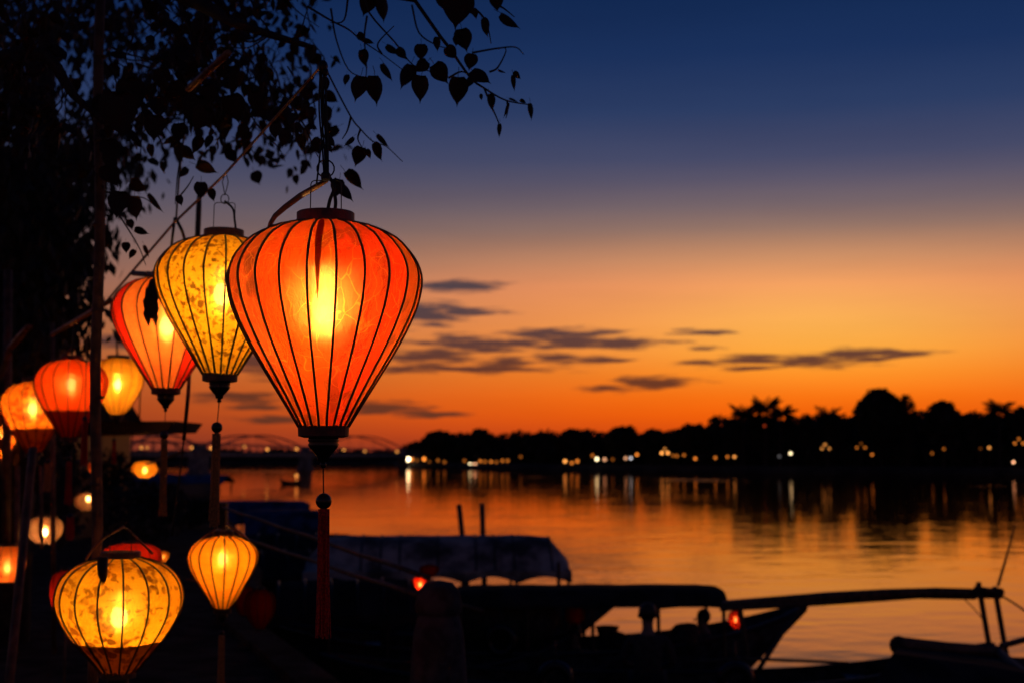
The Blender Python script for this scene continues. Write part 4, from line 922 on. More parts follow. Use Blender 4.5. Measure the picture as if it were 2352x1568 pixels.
for i in range(15):
    t_ = 0.005 + 0.42 * i / 14; ww = 5.5 * (1 - (i / 14) ** 1.3) + 0.4; rws.append([((f1(t_) * 0.975) * math.sin(DEG(3.2 + ww * q)), -(f1(t_) * 0.975) * math.cos(DEG(3.2 + ww * q)), -H1 * t_) for q in (-0.5, -0.17, 0.17, 0.5)])
mb.quadgrid(rws); mb.build('inner_fold', F['red'], L1, smooth=True)
# torn burnt cloth hanging over that lantern
mb = MB(); d3 = 5.6; fr = prof_fn(PROF, 126 * d3 / FPX, 1); H3 = (P(386, 637, d3) - P(386, 893, d3)).z; top3 = P(386, 637, d3); rws = []
for i in range(11):
    t_ = 0.05 + 0.36 * i / 10; row = []
    for j in range(7):
        a = DEG(-11 + 15 * j / 6 + (i % 3)); r_ = fr(t_) + 0.006; jag = (0.04 * ((j * 7) % 3) if i == 10 else 0); row.append((r_ * math.sin(a), -r_ * math.cos(a), -H3 * (t_ + jag)))
    rws.append(row)
mb.quadgrid(rws); mb.build('torn_patch', M['patch'], L3)
L4 = lantern(164, 826, 1004, 83, 8.0, 'orange red lantern left of the main bamboo post with a shaded lower part', 'orange_plain', n=16, bulb=BULB, bulb_t=0.30, phi0=DEG(-10), ring='red_ring', baffle=0.66, rows=22, rib_r=0.003, bead=(1052, 6), tassel=(1060, 1160), tassel_mat='tassel_red', tas_w=7)
def st_l5(a): return 'red' if (math.degrees(a) < -52) else 'orange_print'
L5 = lantern(74, 876, 1040, 74, 8.8, 'orange printed lantern with red left side, partly behind the orange red lantern', st_l5, n=14, bulb=BULB_HOT, bulb_t=0.36, ring='dark_wood', baffle=0.66, rows=20, tilt=(0, DEG(-3)), rib_r=0.0028)
L6 = lantern(4, 920, 1058, 50, 10.5, 'lantern cut off by the left edge, glowing behind the orange printed lantern', 'orange_print', n=12, bulb=BULB_HOT, bulb_t=0.62, rows=16, finial=False)
L7 = lantern(272, 823, 953, 58, 11.0, 'pale yellow lantern just right of the main bamboo post', 'yellow', n=16, bulb=BULB_HOT, bulb_t=0.44, rows=18, prof=[(0, .42), (.03, .66), (.1, .86), (.22, .98), (.36, 1.0), (.5, .95), (.64, .80), (.8, .58), (.92, .42), (1, .25)], baffle=None)
L8 = lantern(333, 1058, 1096, 29, 14.0, 'small squat yellow lantern glowing alone above the dark boats', 'yellow', n=10, prof=SQUAT, bulb=BULB, bulb_t=0.55, rows=10, ribs=False, finial=False)
L9 = lantern(277, 1279, 1543, 141, 4.9, 'big yellow lantern with brown print at the bottom left, dark below its middle', 'gold_print', n=16, bulb=BULB_HOT, bulb_t=0.50, phi0=DEG(-4), ring='tan_ring', baffle=0.73, hanger=1200, rib_r=0.0034, rows=30,
             prof=[(0, .30), (.03, .50), (.07, .68), (.13, .83), (.21, .94), (.30, .99), (.37, 1.0), (.46, .975), (.56, .90), (.68, .76), (.8, .58), (.9, .42), (1, .27)])
L10 = lantern(303, 1246, 1330, 66, 6.6, 'red lantern whose dome shows behind the top of the big bottom left lantern', 'red', n=14, prof=ROUND, bulb=BULB_DIM, bulb_t=0.5, rows=14, finial=False)
L11 = lantern(150, 1308, 1420, 34, 8.0, 'small dull red lantern peeking out left of the big bottom left lantern', 'red', n=12, prof=ROUND, bulb=BULB_DIM, bulb_t=0.55, rows=12, finial=False)
L12 = lantern(513, 1229, 1397, 78, 6.2, 'plain amber teardrop lantern under the long brown tassel', 'amber', n=16, bulb=BULB_HOT, bulb_t=0.30, phi0=DEG(-8), ring='dark_wood', bead=(1452, 6), tassel=(1458, 1640), tas_w=8.5, rows=24, rib_r=0.0036, ringh=0.07)
L13 = lantern(104, 1186, 1247, 42, 9.5, 'see-through pale squat lantern with a candle shaped bulb at the left', 'pale', n=12, prof=SQUAT, bulb=BULB, bulb_t=0.55, rows=12, finial=False, rib_r=0.002)
L14 = lantern(18, 1252, 1335, 43, 9.0, 'rounded barrel shaped orange lantern at the left edge behind a slanting pole', 'peach', n=12, prof=[(0, .45), (.05, .72), (.16, .92), (.4, 1.0), (.62, .96), (.82, .80), (.94, .60), (1, .42)], bulb=BULB, bulb_t=0.6, rows=12, finial=False, rib_r=0.002)
L15 = lantern(203, 1131, 1172, 31, 13.0, 'faint pale lantern half hidden by the main bamboo post', 'pale', n=10, prof=SQUAT, bulb=BULB_DIM, bulb_t=0.3, rows=10, ribs=False, finial=False)
L16 = lantern(217, 1056, 1090, 15, 14.0, 'tiny orange lantern touching the left side of the main bamboo post', 'peach', n=8, prof=ROUND, bulb=BULB_DIM, bulb_t=0.7, rows=8, ribs=False, finial=False)
L17 = lantern(598, 1352, 1442, 36, 9.0, 'unlit dark red lantern right of the plain amber lantern', 'red', n=12, prof=ROUND, rows=12, finial=False, rib_r=0.002)
L18 = lantern(563, 1345, 1412, 26, 9.6, 'unlit dark red lantern behind the lower right side of the amber lantern', 'red', n=10, prof=ROUND, rows=10, finial=False, rib_r=0.002)
L19 = lantern(965, 1322, 1357, 16.5, 17.6, 'small glowing red lantern left of the stone bollard top', 'red', n=8, prof=PROF, bulb=BULB_HOT, bulb_t=0.55, rows=10, ribs=False, finial=False, group='lanterns on the boats')
L20 = lantern(986, 1296, 1322, 23, 18.2, 'dim red lantern above the small glowing red lantern', 'red', n=8, prof=SQUAT, rows=8, ribs=False, finial=False, group='lanterns on the boats')
L21 = lantern(1689, 1401, 1443, 17, 18.9, 'dull red round lantern under the left end of the bamboo boom', 'red', n=10, prof=ROUND, bulb=BULB_DIM, bulb_t=0.5, rows=10, ribs=False, finial=False, group='lanterns on the boats')
L22 = lantern(1320, 1388, 1432, 23, 19.6, 'unlit dark lantern hanging under the flat boat roof', 'red', n=10, prof=BARREL, rows=8, ribs=False, finial=False, group='lanterns on the boats')
L23 = lantern(11, 1088, 1122, 6, 12.0, 'slim glowing lantern hanging at the far left edge', 'amber', n=8, prof=BARREL, bulb=BULB_DIM, bulb_t=0.5, rows=8, ribs=False, finial=False)
L24 = lantern(12, 1048, 1062, 9, 12.4, 'tiny round glowing lantern above the slim one at the far left edge', 'amber', n=8, prof=ROUND, bulb=BULB_DIM, bulb_t=0.5, rows=8, ribs=False, finial=False)
L25 = lantern(376, 1264, 1290, 13, 6.9, 'small flame coloured lantern right of the red dome lantern', 'yellow', n=8, prof=ROUND, bulb=BULB_DIM, bulb_t=0.5, rows=8, ribs=False, finial=False)
# spare tassels of lanterns hidden behind
def loose_tassel(u, v0, v1, w_, d, matn, label):
    a = P(u, v0, d); b2 = P(u, v1, d); root = empty('hanging_tassel', a, label, 'tassel', 'tassels hanging in the dark'); s = d / FPX; mb = MB(); rnd = random.Random(int(u))
    for k in range(24):
        an = rnd.random() * 6.28; q = math.sqrt(rnd.random()) * w_ * s * 0.5; mb.tube([(math.cos(an) * q, math.sin(an) * q, 0), (math.cos(an) * q * 1.2, math.sin(an) * q * 1.2, (b2 - a).z * rnd.uniform(0.9, 1))], w_ * s * 0.1, 4, cap=False)
    o = mb.build('strands', M[matn], root); o['kind'] = 'stuff'
    mb = MB(); mb.ball((0, 0, 0), w_ * s * 0.55, 10, 6); mb.tube([(0, 0, 0), (0, 0, 0.5)], 0.003, 4); mb.build('head', M['black_wood'], root)
loose_tassel(195, 962, 1070, 12, 7.4, 'tassel_red', 'red tassel hanging right below the orange red lantern')
loose_tassel(162, 1185, 1240, 14, 8.4, 'tassel_red', 'dark red tassel hanging in the dark left of the main post')
loose_tassel(110, 1060, 1130, 12, 9.0, 'tassel_gold', 'brown tassel hanging below the gap between two orange lanterns')
loose_tassel(262, 1010, 1065, 8, 11.5, 'tassel_red', 'faint red tassel seen just right of the main bamboo post')

# ---------------------------------------------------------------- canes, posts and cords
def cane(pts, r, label, matn='bamboo', cat='cane', knots=True, name='bamboo_cane', group='bamboo canes carrying the lanterns'):
    root = empty(name, pts[0], label, cat, group); o = Vector(pts[0]); q = [Vector(p) - o for p in pts]
    rs = r if isinstance(r, list) else [r] * len(q)
    mb = MB(); mb.tube(q, rs, 8); mb.build('cane_shaft', M[matn], root, smooth=True)
    if knots:
        L = (q[-1] - q[0]).length; n_ = max(2, int(L / 0.32))
        dr = (q[-1] - q[0]).normalized()
        for k in range(1, n_):
            mb = MB(); s = k / n_ * (len(q) - 1); i = int(s); c = q[i].lerp(q[min(i + 1, len(q) - 1)], s - i); rr_ = rs[i] * 1.25; mb.tube([c - dr * rr_ * 0.5, c + dr * rr_ * 0.5], rr_, 8); mb.build('joint', M[matn], root)
    return root
def line3(a, b, n, sag=0.0): return [a.lerp(b, k / n) - Vector((0, 0, sag * math.sin(math.pi * k / n))) for k in range(n + 1)]
cane(line3(P(740, 150, 3.1), P(515, 402, 4.6), 6) + line3(P(515, 402, 4.6), P(400, 512, 5.6), 4)[1:] + line3(P(400, 512, 5.6), P(240, 698, 7.3), 5)[1:], [0.0027 + 0.00025 * k for k in range(16)], 'long thin bamboo cane slanting down from the tip above the largest lantern')
cane(line3(P(255, 690, 7.2), P(120, 768, 8.6), 5), 0.014, 'second cane going on down left beyond the main bamboo post')
cane(line3(P(432, 205, 4.6), P(524, 122, 4.2), 4), [0.011] * 5, 'short lit bamboo stick high among the leaves')
cane(line3(P(22, 800, 8.8), P(66, 750, 8.2), 3), 0.020, 'short lit stick at the left edge below the dark foliage')
cane(line3(P(-20, 920, 9.6), P(24, 800, 9.0), 3), 0.020, 'slanting stick below the short lit stick at the left edge', 'bamboo_old')
cane(line3(P(60, 880, 9.5), P(175, 795, 9.0), 4), 0.012, 'thin stick rising over the two left orange lanterns', 'bamboo_old')
cane(line3(P(336, 1065, 13.6), P(425, 1036, 12.5), 3), 0.010, 'short glowing stick rising right of the small squat yellow lantern')
cane(line3(P(306, 628, 6.3), P(378, 633, 5.7), 3), 0.012, 'short dark crosspiece above the peach and red lantern', 'bamboo_old')
# bent cane holding the largest lantern
cane([P(752, 414, 3.12), P(728, 428, 3.12), P(690, 450, 3.13), P(655, 476, 3.14), P(632, 496, 3.15), P(622, 512, 3.15), P(617, 528, 3.15)], [0.005, 0.0065, 0.007, 0.0068, 0.0062, 0.0055, 0.005], 'bent cane bracket over the left shoulder of the largest lantern', knots=False)
cane([P(618, 520, 3.15), P(655, 519, 3.14), P(692, 513, 3.13)], 0.0045, 'short dark stay from the bent bracket to the largest lantern', 'dark_wood', knots=False)
# main post and others
root = empty('bamboo_post', P(231, 1290, 5.1), 'thick bamboo main post standing in front of the row of lanterns', 'post', 'upright posts'); o0 = Vector(root.location)
top_ = P(231, -40, 5.1) - o0; bot_ = Vector((0, 0, QZ - o0.z))
mb = MB(); rnd = random.Random(4); pts = [bot_.lerp(top_, k / 24) + Vector((0.006 * math.sin(k * 0.8), 0, 0)) for k in range(25)]; mb.tube(pts, [0.0205 - 0.002 * k / 24 for k in range(25)], 12); mb.build('post_shaft', M['bamboo_old'], root, smooth=True)
for k in range(1, 11):
    mb = MB(); c = bot_.lerp(top_, k / 11 + 0.01); mb.lathe([(0.020, -0.006), (0.0232, -0.002), (0.0232, 0.002), (0.020, 0.006)], 12, c); mb.build('joint', M['bamboo_old'], root)
pole('slanting_post', line3(P(76, 1030, 7.4), P(18, 1600, 6.6), 8), 0.022, 'slanting bamboo post from the orange lanterns down to the left corner', 'bamboo_old', 'post', 'upright posts')
pole('upright_stick', line3(P(458, 436, 6.2), P(452, 580, 6.2), 3), [0.010, 0.013, 0.013, 0.013], 'short dark upright stick between yellow lantern and long cane', 'dark_wood', 'stick')
pole('upright_stick', [P(438, 800, 5.9), P(432, 905, 5.9), P(422, 1010, 5.9)], [0.006, 0.009, 0.008], 'dark stick hanging right of the peach and red lantern', 'dark_wood', 'stick')
for i, (u0, v0, u1, v1, r_, lab) in enumerate([(18, 620, 14, 1250, 0.03, 'leftmost upright post in the dark'), (120, 740, 124, 1500, 0.016, 'thin upright pole behind the orange red lantern'), (40, 1070, 36, 1500, 0.018, 'upright pole below the orange printed lantern'),
                                            (150, 1440, 146, 1600, 0.008, 'thin stick below the dull red lantern at the bottom left'), (94, 1070, 96, 1260, 0.012, 'thin upright stick above the see-through lantern')]):
    pole('upright_pole', [P(u0, v0, 9.4), P(u1, v1, 9.4)], r_, lab, 'bamboo_old', 'pole', 'upright posts')
def cord(pts, r, label, matn='wire', cat='cable', group='hanging cables'):
    mb = MB(); mb.tube([Vector(p) for p in catmull([tuple(q) for q in pts], 5)], r, 5); return tag(mb.build('hanging_cable', M[matn], smooth=True), label, cat, group)
# bundle of wires down to the big lantern
root = empty('wire_bundle', P(742, 148, 3.1), 'bundle of black wires hanging from the cane tip down to the largest lantern', 'wires'); o0 = Vector(root.location)
for k, (ua, ub, um, vb) in enumerate([(736, 744, 733, 400), (739, 748, 738, 402), (743, 750, 744, 402), (746, 753, 750, 400), (749, 754, 748, 398), (735, 727, 742, 425)]):
    mb = MB(); pts = [P(ua, 158, 3.1 + 0.004 * k), P(um, 250, 3.11), P((um + ub) / 2 + 2, 340, 3.11), P(ub, vb, 3.1)]; mb.tube([Vector(p) - o0 for p in catmull([tuple(q) for q in pts], 5)], 0.0021, 5); mb.build('wire', M['wire'], root, smooth=True)
mb = MB(); mb.ball(P(742, 153, 3.1) - o0, 0.011, 8, 6, sz=1.3); mb.ball(P(747, 166, 3.1) - o0, 0.007, 8, 6, sz=1.6); mb.build('knot', M['wire'], root)
mb = MB()
for k in range(9): mb.ball(P(748 + (k % 3 - 1) * 5, 402 + 4 * (k // 3), 3.09) - o0, 0.006, 8, 5)
mb.build('tied_tape', M['wire'], root)
mb = MB(); pts = []
for k in range(15):
    a = 2 * math.pi * k / 14; pts.append(P(748 + 20 * math.sin(a), 388 + 20 * -math.cos(a), 3.1) - o0)
mb.tube(pts, 0.0018, 5); mb.build('wire_loop', M['wire'], root, smooth=True)
cord([P(755, 405, 3.1), P(768, 430, 3.1), P(758, 460, 3.1), P(752, 488, 3.1)], 0.0042, 'thick black flex entering the top of the largest lantern', group=None)
cord([P(768, 440, 3.11), P(771, 465, 3.11), P(769, 488, 3.11)], 0.0042, 'second black flex beside the first above the largest lantern', group=None)
cord([P(516, 462, 4.59), P(535, 480, 4.59), P(539, 505, 4.59), P(542, 528, 4.59)], 0.0038, 'black flex going into the yellow printed lantern', group=None)
cord([P(425, 290, 5.4), P(412, 400, 5.5), P(404, 510, 5.6)], 0.0042, 'long thin cable dropping from the leaves to the cane')
cord([P(402, 500, 5.6), P(397, 540, 5.6), P(393, 575, 5.7)], 0.006, 'left dangling cable where the cane is tied')
cord([P(404, 502, 5.6), P(418, 530, 5.6), P(426, 556, 5.7)], 0.007, 'right dangling cable where the cane is tied')
cord([P(265, 700, 11), P(268, 760, 11), P(269, 824, 11)], 0.008, 'cable carrying the pale yellow lantern')
cord([P(172, 742, 8), P(168, 790, 8), P(165, 820, 8)], 0.008, 'cable carrying the orange red lantern')
cord([P(392, 574, 5.65), P(390, 600, 5.62), P(387, 632, 5.6)], 0.005, 'cable carrying the peach and red lantern')
cord([P(422, 1010, 5.9), P(412, 1100, 5.9), P(395, 1230, 5.9)], 0.004, 'long thin cable continuing down from the dark hanging stick')
cord([P(305, 940, 12.4), P(304, 1000, 12.4), P(303, 1060, 12.4)], 0.005, 'thin cable below the right side of the pale yellow lantern')
cord([P(325, 820, 11), P(322, 900, 11), P(320, 975, 11)], 0.006, 'thin cable in front of the right edge of the pale yellow lantern')
# bamboo hoops over the lower lanterns
def hoop(pts, label, r=0.006, matn='bamboo'):
    mb = MB(); mb.tube([Vector(p) for p in catmull([tuple(q) for q in pts], 5)], r, 6); return tag(mb.build('bamboo_hoop', M[matn], smooth=True), label, 'hoop', 'split bamboo hoops')
hoop([P(197, 1284, 4.9), P(212, 1262, 4.9), P(240, 1234, 4.9), P(285, 1208, 4.95)], 'split bamboo hoop rising over the left of the big bottom left lantern', 0.005)
hoop([P(285, 1208, 4.95), P(320, 1240, 5.1), P(350, 1270, 5.3)], 'split bamboo hoop falling toward the red dome lantern', 0.004, 'bamboo_old')
hoop([P(440, 1264, 6.3), P(462, 1236, 6.2), P(500, 1210, 6.2)], 'split bamboo hoop left of the plain amber lantern', 0.004, 'bamboo_old')
hoop([P(520, 1203, 6.2), P(550, 1222, 6.2), P(584, 1254, 6.3)], 'lit split bamboo hoop right of the plain amber lantern', 0.007)
hoop([P(380, 1300, 7.0), P(440, 1332, 7.0), P(520, 1318, 7.0)], 'faint hoop between the big lantern and the amber lantern', 0.004, 'bamboo_old')
# stub in front of the big bottom left lantern
pole('short_stub', [P(235, 1278, 4.72), P(235, 1318, 4.72), P(240, 1345, 4.72)], [0.018, 0.016, 0.004], 'short dark stub in front of the top of the big bottom left lantern', 'rib', 'stub')
# ================================================================ leaves overhead
def leaf_mesh(name, nseg=7, wide=0.42, tip=0.24, fold=0.10, curl=0.10):
    """heart shaped leaf with a drip tip; hangs along -Z, unit length"""
    prof = [(0.0, 0.0), (0.03, 0.55), (0.12, 0.86), (0.26, 1.0), (0.42, 0.93), (0.58, 0.70), (0.72, 0.42), (0.82, 0.16), (0.90, 0.06), (1.0, 0.0)]
    mb = MB()
    for (t_, w_) in prof:
        z = -t_ + (0.05 if w_ > 0.5 and t_ < 0.1 else 0); y = curl * t_ * t_
        for sx in (-1, 0, 1): mb.v.append(Vector((sx * w_ * wide, y + fold * abs(sx) * w_, z + (0.055 * w_ if (sx and t_ < 0.2) else 0))))
    for i in range(len(prof) - 1):
        b = i * 3; mb.face([b, b + 1, b + 4, b + 3]); mb.face([b + 1, b + 2, b + 5, b + 4])
    mb.tube([(0, 0, 0), (0.02, -0.02, 0.16), (0.0, 0, 0.36)], 0.012, 4)
    me = mb.mesh(name, True); me.materials.append(M['leaf']); return me
LM = [leaf_mesh('leaf', wide=w_, fold=f_, curl=c_) for w_, f_, c_ in ((0.40, 0.08, 0.1), (0.34, 0.14, 0.2), (0.43, 0.05, -0.12))]
NL = leaf_mesh('leaf', wide=0.17, fold=0.04, curl=0.2)
tree = empty('heart_leaf_tree', (-2.2, 4.4, QZ), 'dark heart leaved tree whose branches overhang the lanterns from the upper left', 'tree')
T0 = Vector(tree.location); RT = random.Random(21)
def branch(pts, r0, r1, name='branch'):
    q = [Vector(p) - T0 for p in catmull([tuple(p) for p in pts], 4)]; n_ = len(q); mb = MB()
    mb.tube(q, [r0 + (r1 - r0) * k / (n_ - 1) for k in range(n_)], 6); return mb.build(name, M['twig'], tree, smooth=True)
D = 3.9
mb = MB(); mb.tube([Vector(q) - T0 for q in ((-2.2, 4.4, QZ - 0.05), (-2.15, 4.45, 2.6), (-2.2, 4.5, 3.6), (-2.05, 4.6, 4.6), (-1.9, 4.7, 5.6), (-1.9, 4.9, 6.8))], [0.20, 0.15, 0.13, 0.12, 0.10, 0.07], 12); mb.build('trunk', M['bark'], tree, smooth=True)
branch([(-1.95, 4.7, 5.2), (-1.3, 4.6, 5.35), (-0.9, 4.3, 5.1), P(700, -60, 4.1), P(952, 0, D)], 0.05, 0.008)
branch([(-1.9, 4.7, 5.5), P(300, -80, 4.6), P(480, 20, 4.5), P(560, 60, 4.4), P(720, 110, 4.3)], 0.04, 0.008)
branch([(-2.1, 4.6, 4.5), P(60, 120, 4.6), P(170, 220, 4.6), P(260, 300, 4.6)], 0.035, 0.006)
branch([P(952, 0, D), P(1009, 81, D), P(1031, 109, D), P(1080, 178, D), P(1112, 203, D), P(1162, 231, D), P(1221, 242, D)], 0.006, 0.0015, 'twig')
TW = [[(836, -20), (849, 31), (909, 100), (949, 150), (1000, 168)], [(745, 150), (760, 182), (806, 269), (828, 297), (856, 325), (887, 337), (925, 372)], [(843, 37), (837, 87), (842, 156), (838, 190)], [(706, 15), (759, 47), (800, 68), (831, 94), (877, 125), (930, 165)],
      [(800, -10), (790, 47), (759, 53)], [(946, 12), (962, 75), (1000, 103), (1030, 112)], [(1084, 122), (1140, 112), (1184, 109), (1203, 126)], [(1124, 166), (1143, 156), (1162, 119), (1156, 108)], [(1112, 203), (1130, 247), (1146, 285), (1148, 312)],
      [(828, 297), (822, 320), (835, 345)], [(806, 269), (798, 300), (786, 320)], [(1165, 232), (1166, 255), (1162, 272)], [(300, 210), (335, 250), (375, 285), (408, 330)], [(330, 260), (325, 320), (320, 400)], [(350, 290), (375, 340), (378, 400)], [(425, 250), (420, 330), (408, 400), (402, 470)],
      [(405, 460), (430, 430), (445, 405)], [(240, 440), (280, 450), (330, 455), (362, 480)], [(250, 460), (290, 520), (320, 570), (335, 610)], [(560, 240), (600, 300), (640, 340), (655, 372)], [(640, 200), (700, 290), (720, 340), (745, 385)], [(1030, 180), (1060, 165), (1085, 178)], [(760, 20), (772, 90), (800, 160), (838, 180)], [(877, 125), (868, 100), (905, 60)], [(1140, 10), (1160, 22), (1182, 40)], [(1090, 20), (1110, 40), (1122, 70), (1128, 100)]]
for tw in TW:
    d_ = D + RT.uniform(-0.15, 0.35) if tw[0][0] > 600 else 4.6; branch([P(u, v, d_) for u, v in tw], 0.0035, 0.0012, 'twig')
for k in range(46):
    u0, v0 = RT.uniform(60, 640), RT.uniform(-20, 250); d_ = RT.uniform(4.2, 6.0); q = [(u0, v0)]; ang = RT.uniform(0.2, 2.4)
    for j in range(4): ang += RT.gauss(0, 0.35); q.append((q[-1][0] + 34 * math.cos(ang), q[-1][1] + 30 * math.sin(ang)))
    branch([P(u, v, d_) for u, v in q], 0.004, 0.0012, 'twig')
LEAVES = []   # (position, length, rotation)
def leaf_rot(tipdeg, yaw, pitch=0.0):
    return Matrix.Rotation(math.radians(tipdeg), 3, 'Y') @ Matrix.Rotation(pitch, 3, 'X') @ Matrix.Rotation(yaw, 3, 'Z')
def hand_leaf(u, v, lpx, wpx, tip, d_=D):
    """u, v: middle of the leaf; tip: degrees the tip turns from straight down toward the right"""
    L = lpx * 1.13 / FPX * d_; ratio = wpx / lpx; me = 0 if ratio > 0.6 else (1 if ratio > 0.38 else 3)
    yaw = math.acos(min(1, ratio / (0.80 if me == 0 else (0.68 if me == 1 else 0.34)))) * RT.choice((-1, 1)); R_ = leaf_rot(-tip, yaw, RT.uniform(-0.2, 0.2)); c = P(u, v, d_)
    LEAVES.append((c - R_ @ Vector((0, 0, -0.45 * L)), L, R_, me))
k_ = 0.3124
for (x, y, l, w_, tip) in [(870, 70, 165, 80, 8), (735, 40, 150, 120, -20), (1400, 70, 260, 215, -5), (1480, 40, 150, 120, 30), (1300, 15, 120, 90, 10), (1692, 20, 120, 110, 5), (1800, 145, 165, 85, 62), (1595, 205, 135, 55, 10), (1455, 295, 160, 125, 15), (1135, 385, 120, 105, 0), (1500, 455, 120, 100, -10),
    (1360, 390, 110, 85, 40), (1280, 545, 160, 120, 35), (1140, 655, 185, 112, 0), (1400, 672, 195, 140, -5), (1580, 560, 160, 110, 55), (1135, 490, 115, 100, -50), (1020, 560, 180, 120, -25), (900, 525, 135, 55, 35), (668, 650, 180, 130, -15), (812, 660, 200, 112, 10), (710, 430, 120, 75, 10), (935, 360, 110, 60, 60),
    (1000, 395, 100, 70, 40), (1640, 755, 120, 55, 5), (1813, 612, 110, 34, 2), (1838, 560, 70, 34, 40), (1947, 820, 120, 38, 8), (1712, 960, 95, 34, -2), (1772, 815, 110, 20, -12), (680, 1155, 140, 92, -18), (805, 1120, 135, 66, 20), (600, 1036, 90, 45, -50), (850, 1040, 120, 35, 40), (635, 1335, 165, 82, 38), (595, 1405, 150, 72, 42),
    (525, 1385, 130, 90, -8), (482, 1030, 110, 50, 35), (368, 1072, 110, 85, -30), (122, 1012, 135, 95, -10), (1265, 325, 100, 50, 5), (1485, 600, 100, 60, -30), (745, 1135, 70, 40, 20), (1735, 520, 60, 24, 70), (1820, 735, 70, 20, 70), (1885, 752, 50, 22, 60), (1575, 715, 45, 25, 10), (1400, 300, 80, 70, -10), (1530, 105, 70, 40, 10), (320, 835, 90, 60, 10),
    (180, 880, 100, 70, -20), (60, 960, 120, 90, 5), (470, 1090, 70, 40, 30), (340, 930, 80, 50, 60), (250, 940, 90, 40, 20), (700, 280, 80, 50, 50), (760, 300, 70, 40, 70), (580, 590, 80, 50, -10), (440, 620, 100, 60, 10), (300, 700, 100, 70, -15), (225, 1010, 110, 30, 10)]:
    hand_leaf(612 + x * k_, y * k_, l * k_, w_ * k_, tip, D + RT.uniform(-0.25, 0.25))
k_ = 0.3905
for (x, y, l, w_, tip) in [(1300, 735, 195, 120, 5), (1150, 655, 190, 140, -10), (1380, 640, 160, 145, 15), (700, 670, 260, 200, 8), (905, 752, 150, 120, 0), (1050, 900, 110, 70, 20), (930, 632, 125, 115, 10), (955, 462, 120, 100, 15), (1050, 780, 110, 90, 5), (655, 880, 140, 105, 28), (655, 1030, 140, 105, 32), (690, 1200, 150, 130, -5),
    (810, 1100, 100, 70, 60), (800, 1220, 130, 75, 10), (905, 1200, 130, 34, 35), (1212, 1000, 120, 62, 65), (1180, 1120, 95, 75, 0), (1245, 1150, 70, 50, 15), (740, 1458, 60, 55, 0), (830, 1370, 80, 38, 70), (1070, 575, 150, 130, -20), (870, 545, 110, 90, -10), (1040, 540, 120, 110, 20), (965, 985, 60, 30, 5), (1075, 1015, 70, 50, -40),
    (1500, 600, 120, 90, 10), (1230, 560, 120, 100, 20), (1180, 700, 150, 110, -25), (780, 560, 200, 150, 15), (600, 640, 160, 130, -5), (640, 940, 120, 90, 10), (1060, 1180, 60, 40, 20), (770, 1320, 60, 40, 20), (860, 1480, 70, 26, 20), (780, 1500, 60, 26, -30)]:
    hand_leaf(x * k_, y * k_, l * k_, w_ * k_, tip, 4.5 + RT.uniform(-0.35, 0.5))
# the thick of the crown
def dens(u, v):
    """how thick the canopy stands in that direction"""
    n_ = mnoise.noise(Vector((u * 0.011, v * 0.011, 3.3))) * 0.5 + mnoise.noise(Vector((u * 0.028, v * 0.028, 7.7))) * 0.4
    edge = 330 if u < 240 else (300 if u < 420 else (285 if u < 560 else 345 - (u - 560) * 0.1))
    base = 1.0 if v < edge else max(0.0, 1 - (v - edge) / 60)
    if u > 640: base *= max(0.0, 1 - (u - 640) / 150)
    if 90 < u < 270 and 60 < v < 260: base *= 0.18
    if 480 < u < 640 and 40 < v < 160: base *= 0.75
    if 520 < u < 900 and v < 60: base = max(base, 0.35 * max(0, 1 - (u - 640) / 300))
    return max(0.0, base * (0.34 + 2.1 * n_))
small = MB()
cnt = 0; tries = 0
while cnt < 520 and tries < 60000:
    tries += 1; u = RT.uniform(-160, 900); v = RT.uniform(-200, 420)
    if RT.random() > dens(u, max(0, v)): continue
    dd = RT.uniform(4.2, 9.5); c = P(u, v, dd); nn = RT.randint(3, 6)
    for _ in range(nn):
        q = c + Vector((RT.gauss(0, 0.05), RT.gauss(0, 0.08), RT.gauss(0, 0.05))) * (dd / 5); L = RT.uniform(0.034, 0.074) * (1 if dd < 6 else 1.15)
        LEAVES.append((q, L, leaf_rot(RT.gauss(0, 38), RT.uniform(-1.5, 1.5), RT.uniform(-0.7, 0.7)) @ Matrix.Diagonal((RT.uniform(0.7, 1.1), RT.uniform(0.5, 2.2), 1.0)), RT.choice((0, 1, 2, 1))))
    a = c + Vector((RT.uniform(-0.1, 0.1), 0, RT.uniform(0.05, 0.2))); small.tube([a - T0, (a + c) / 2 + Vector((0.02, 0, 0)) - T0, c - T0], 0.0025, 4, cap=False); cnt += 1
o = small.build('small_twigs', M['twig'], tree); o['kind'] = 'stuff'
order = sorted(range(len(LEAVES)), key=lambda i: -LEAVES[i][1] / LEAVES[i][0].y if 0 < 1176 + LEAVES[i][0].x / LEAVES[i][0].y * FPX < 2352 and (LEAVES[i][0].z - CAMZ) / LEAVES[i][0].y * FPX < 1045 else 0)
own = set(order[:296])
mb = MB(); srcs = [(np.array([v.co[:] for v in m_.vertices]), [tuple(p.vertices) for p in m_.polygons]) for m_ in (LM + [NL])]
for i, (p, L, R_, k) in enumerate(LEAVES):
    if i in own:
        o = link('leaf', (LM + [NL])[k], tree); o.matrix_local = Matrix.Translation(p - T0) @ R_.to_4x4() @ Matrix.Scale(L, 4)
    else:
        vs, fs = srcs[k]; Rn = np.array(R_) * L; w_ = vs @ Rn.T + np.array(p - T0); b = len(mb.v); mb.v += [tuple(x) for x in w_]
        for f_ in fs: mb.face([b + j for j in f_])
o = mb.build('foliage', M['leaf'], tree, smooth=True); o['kind'] = 'stuff'

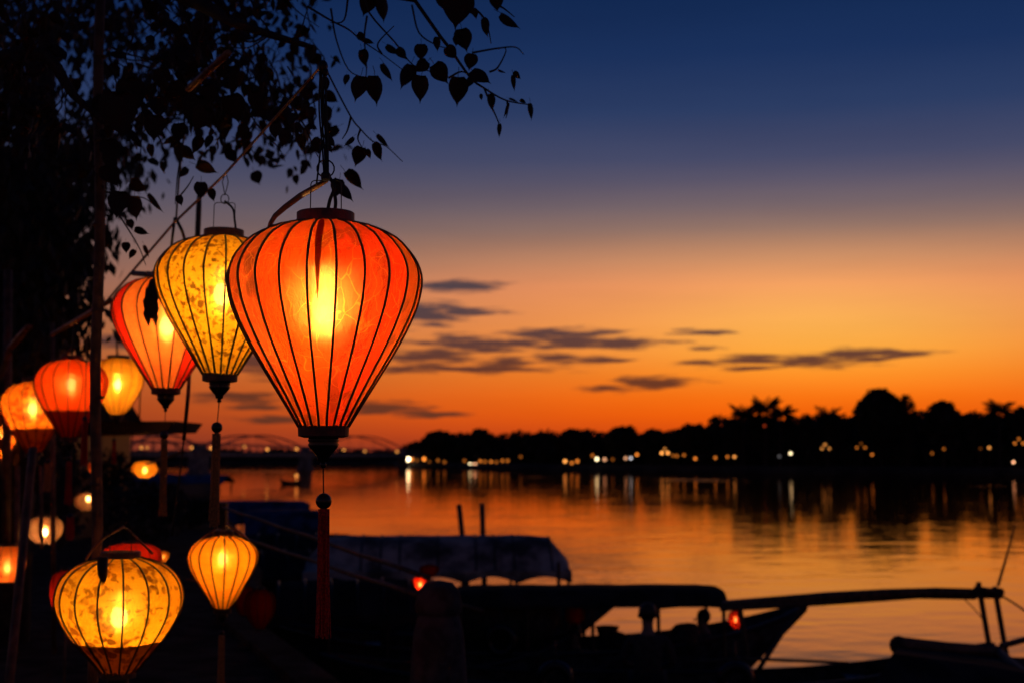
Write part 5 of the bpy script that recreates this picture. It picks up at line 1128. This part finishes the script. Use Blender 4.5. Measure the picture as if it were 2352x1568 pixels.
# the darker tree further left
def feather_tree(name, x, d, zb, label, cat, regions, n, size, seed, trunk):
    rnd = random.Random(seed); root = empty(name, (x, d, zb), label, cat); o0 = Vector(root.location); mb = MB(); mb.tube([Vector(p) - o0 for p in trunk[0]], trunk[1], 10); mb.build('trunk', M['bark'], root, smooth=True)
    mb = MB(); c_ = 0; tr_ = 0
    while c_ < n and tr_ < n * 30:
        tr_ += 1; u, v = rnd.uniform(-150, 420), rnd.uniform(-60, 1050); f_ = regions(u, v)
        f_ *= max(0.0, 0.5 + 2.2 * mnoise.noise(Vector((u * 0.022, v * 0.022, seed)))) if v < 640 else 1.0
        if rnd.random() > f_: continue
        c_ += 1; q = P(u, v, d + rnd.uniform(-2.5, 2.5)) - o0; 
        for _ in range(4):
            p = q + Vector((rnd.gauss(0, 1), rnd.gauss(0, 1), rnd.gauss(0, 1))) * size * 1.4; a = Vector((rnd.gauss(0, 0.5), rnd.gauss(0, 0.5), -1)).normalized(); b2 = a.orthogonal().normalized(); b2 = Matrix.Rotation(rnd.random() * 6.28, 3, a) @ b2; s = size * rnd.uniform(0.6, 1.3)
            i = len(mb.v); mb.v += [p, p + a * s * 0.5 + b2 * s * 0.22, p + a * s, p + a * s * 0.5 - b2 * s * 0.22]; mb.face([i, i + 1, i + 2, i + 3])
    mb.build('crown', M['leaf_far'], root); return root
def regA(u, v):
    e = float(np.interp(v, [-60, 300, 420, 520, 600, 680, 730, 760, 800, 850, 960, 1050], [420, 330, 265, 235, 215, 165, 170, 175, 150, 130, 105, 90]))
    return 1.0 if u < e - 45 else max(0.0, (e - u) / 45) * 0.6
feather_tree('feathery_tree', wx(20, 13), 13, QZ, 'black feathery tree filling the left edge behind the main bamboo post', 'tree', lambda u, v: regA(u, v) * (0.28 if v < 330 else 1.0) * (0.12 if (80 < u < 270 and 60 < v < 260) else 1), 5200, 0.13, 4,
             ([(wx(20, 13), 13, QZ), (wx(35, 13), 13, 4.2), (wx(25, 13), 13.2, 5.8), (wx(60, 13), 13.5, 7.6)], [0.24, 0.19, 0.15, 0.09]))
def regB(u, v):
    if 150 < u < 345 and 420 < v < 640: return 0.5 * max(0, 1 - abs(u - 300) / 70) * (1 if v > 470 else 0.5)
    if u < 300 and 860 < v < 1050: return 0.9 if u < 120 else 0.25
    return 0
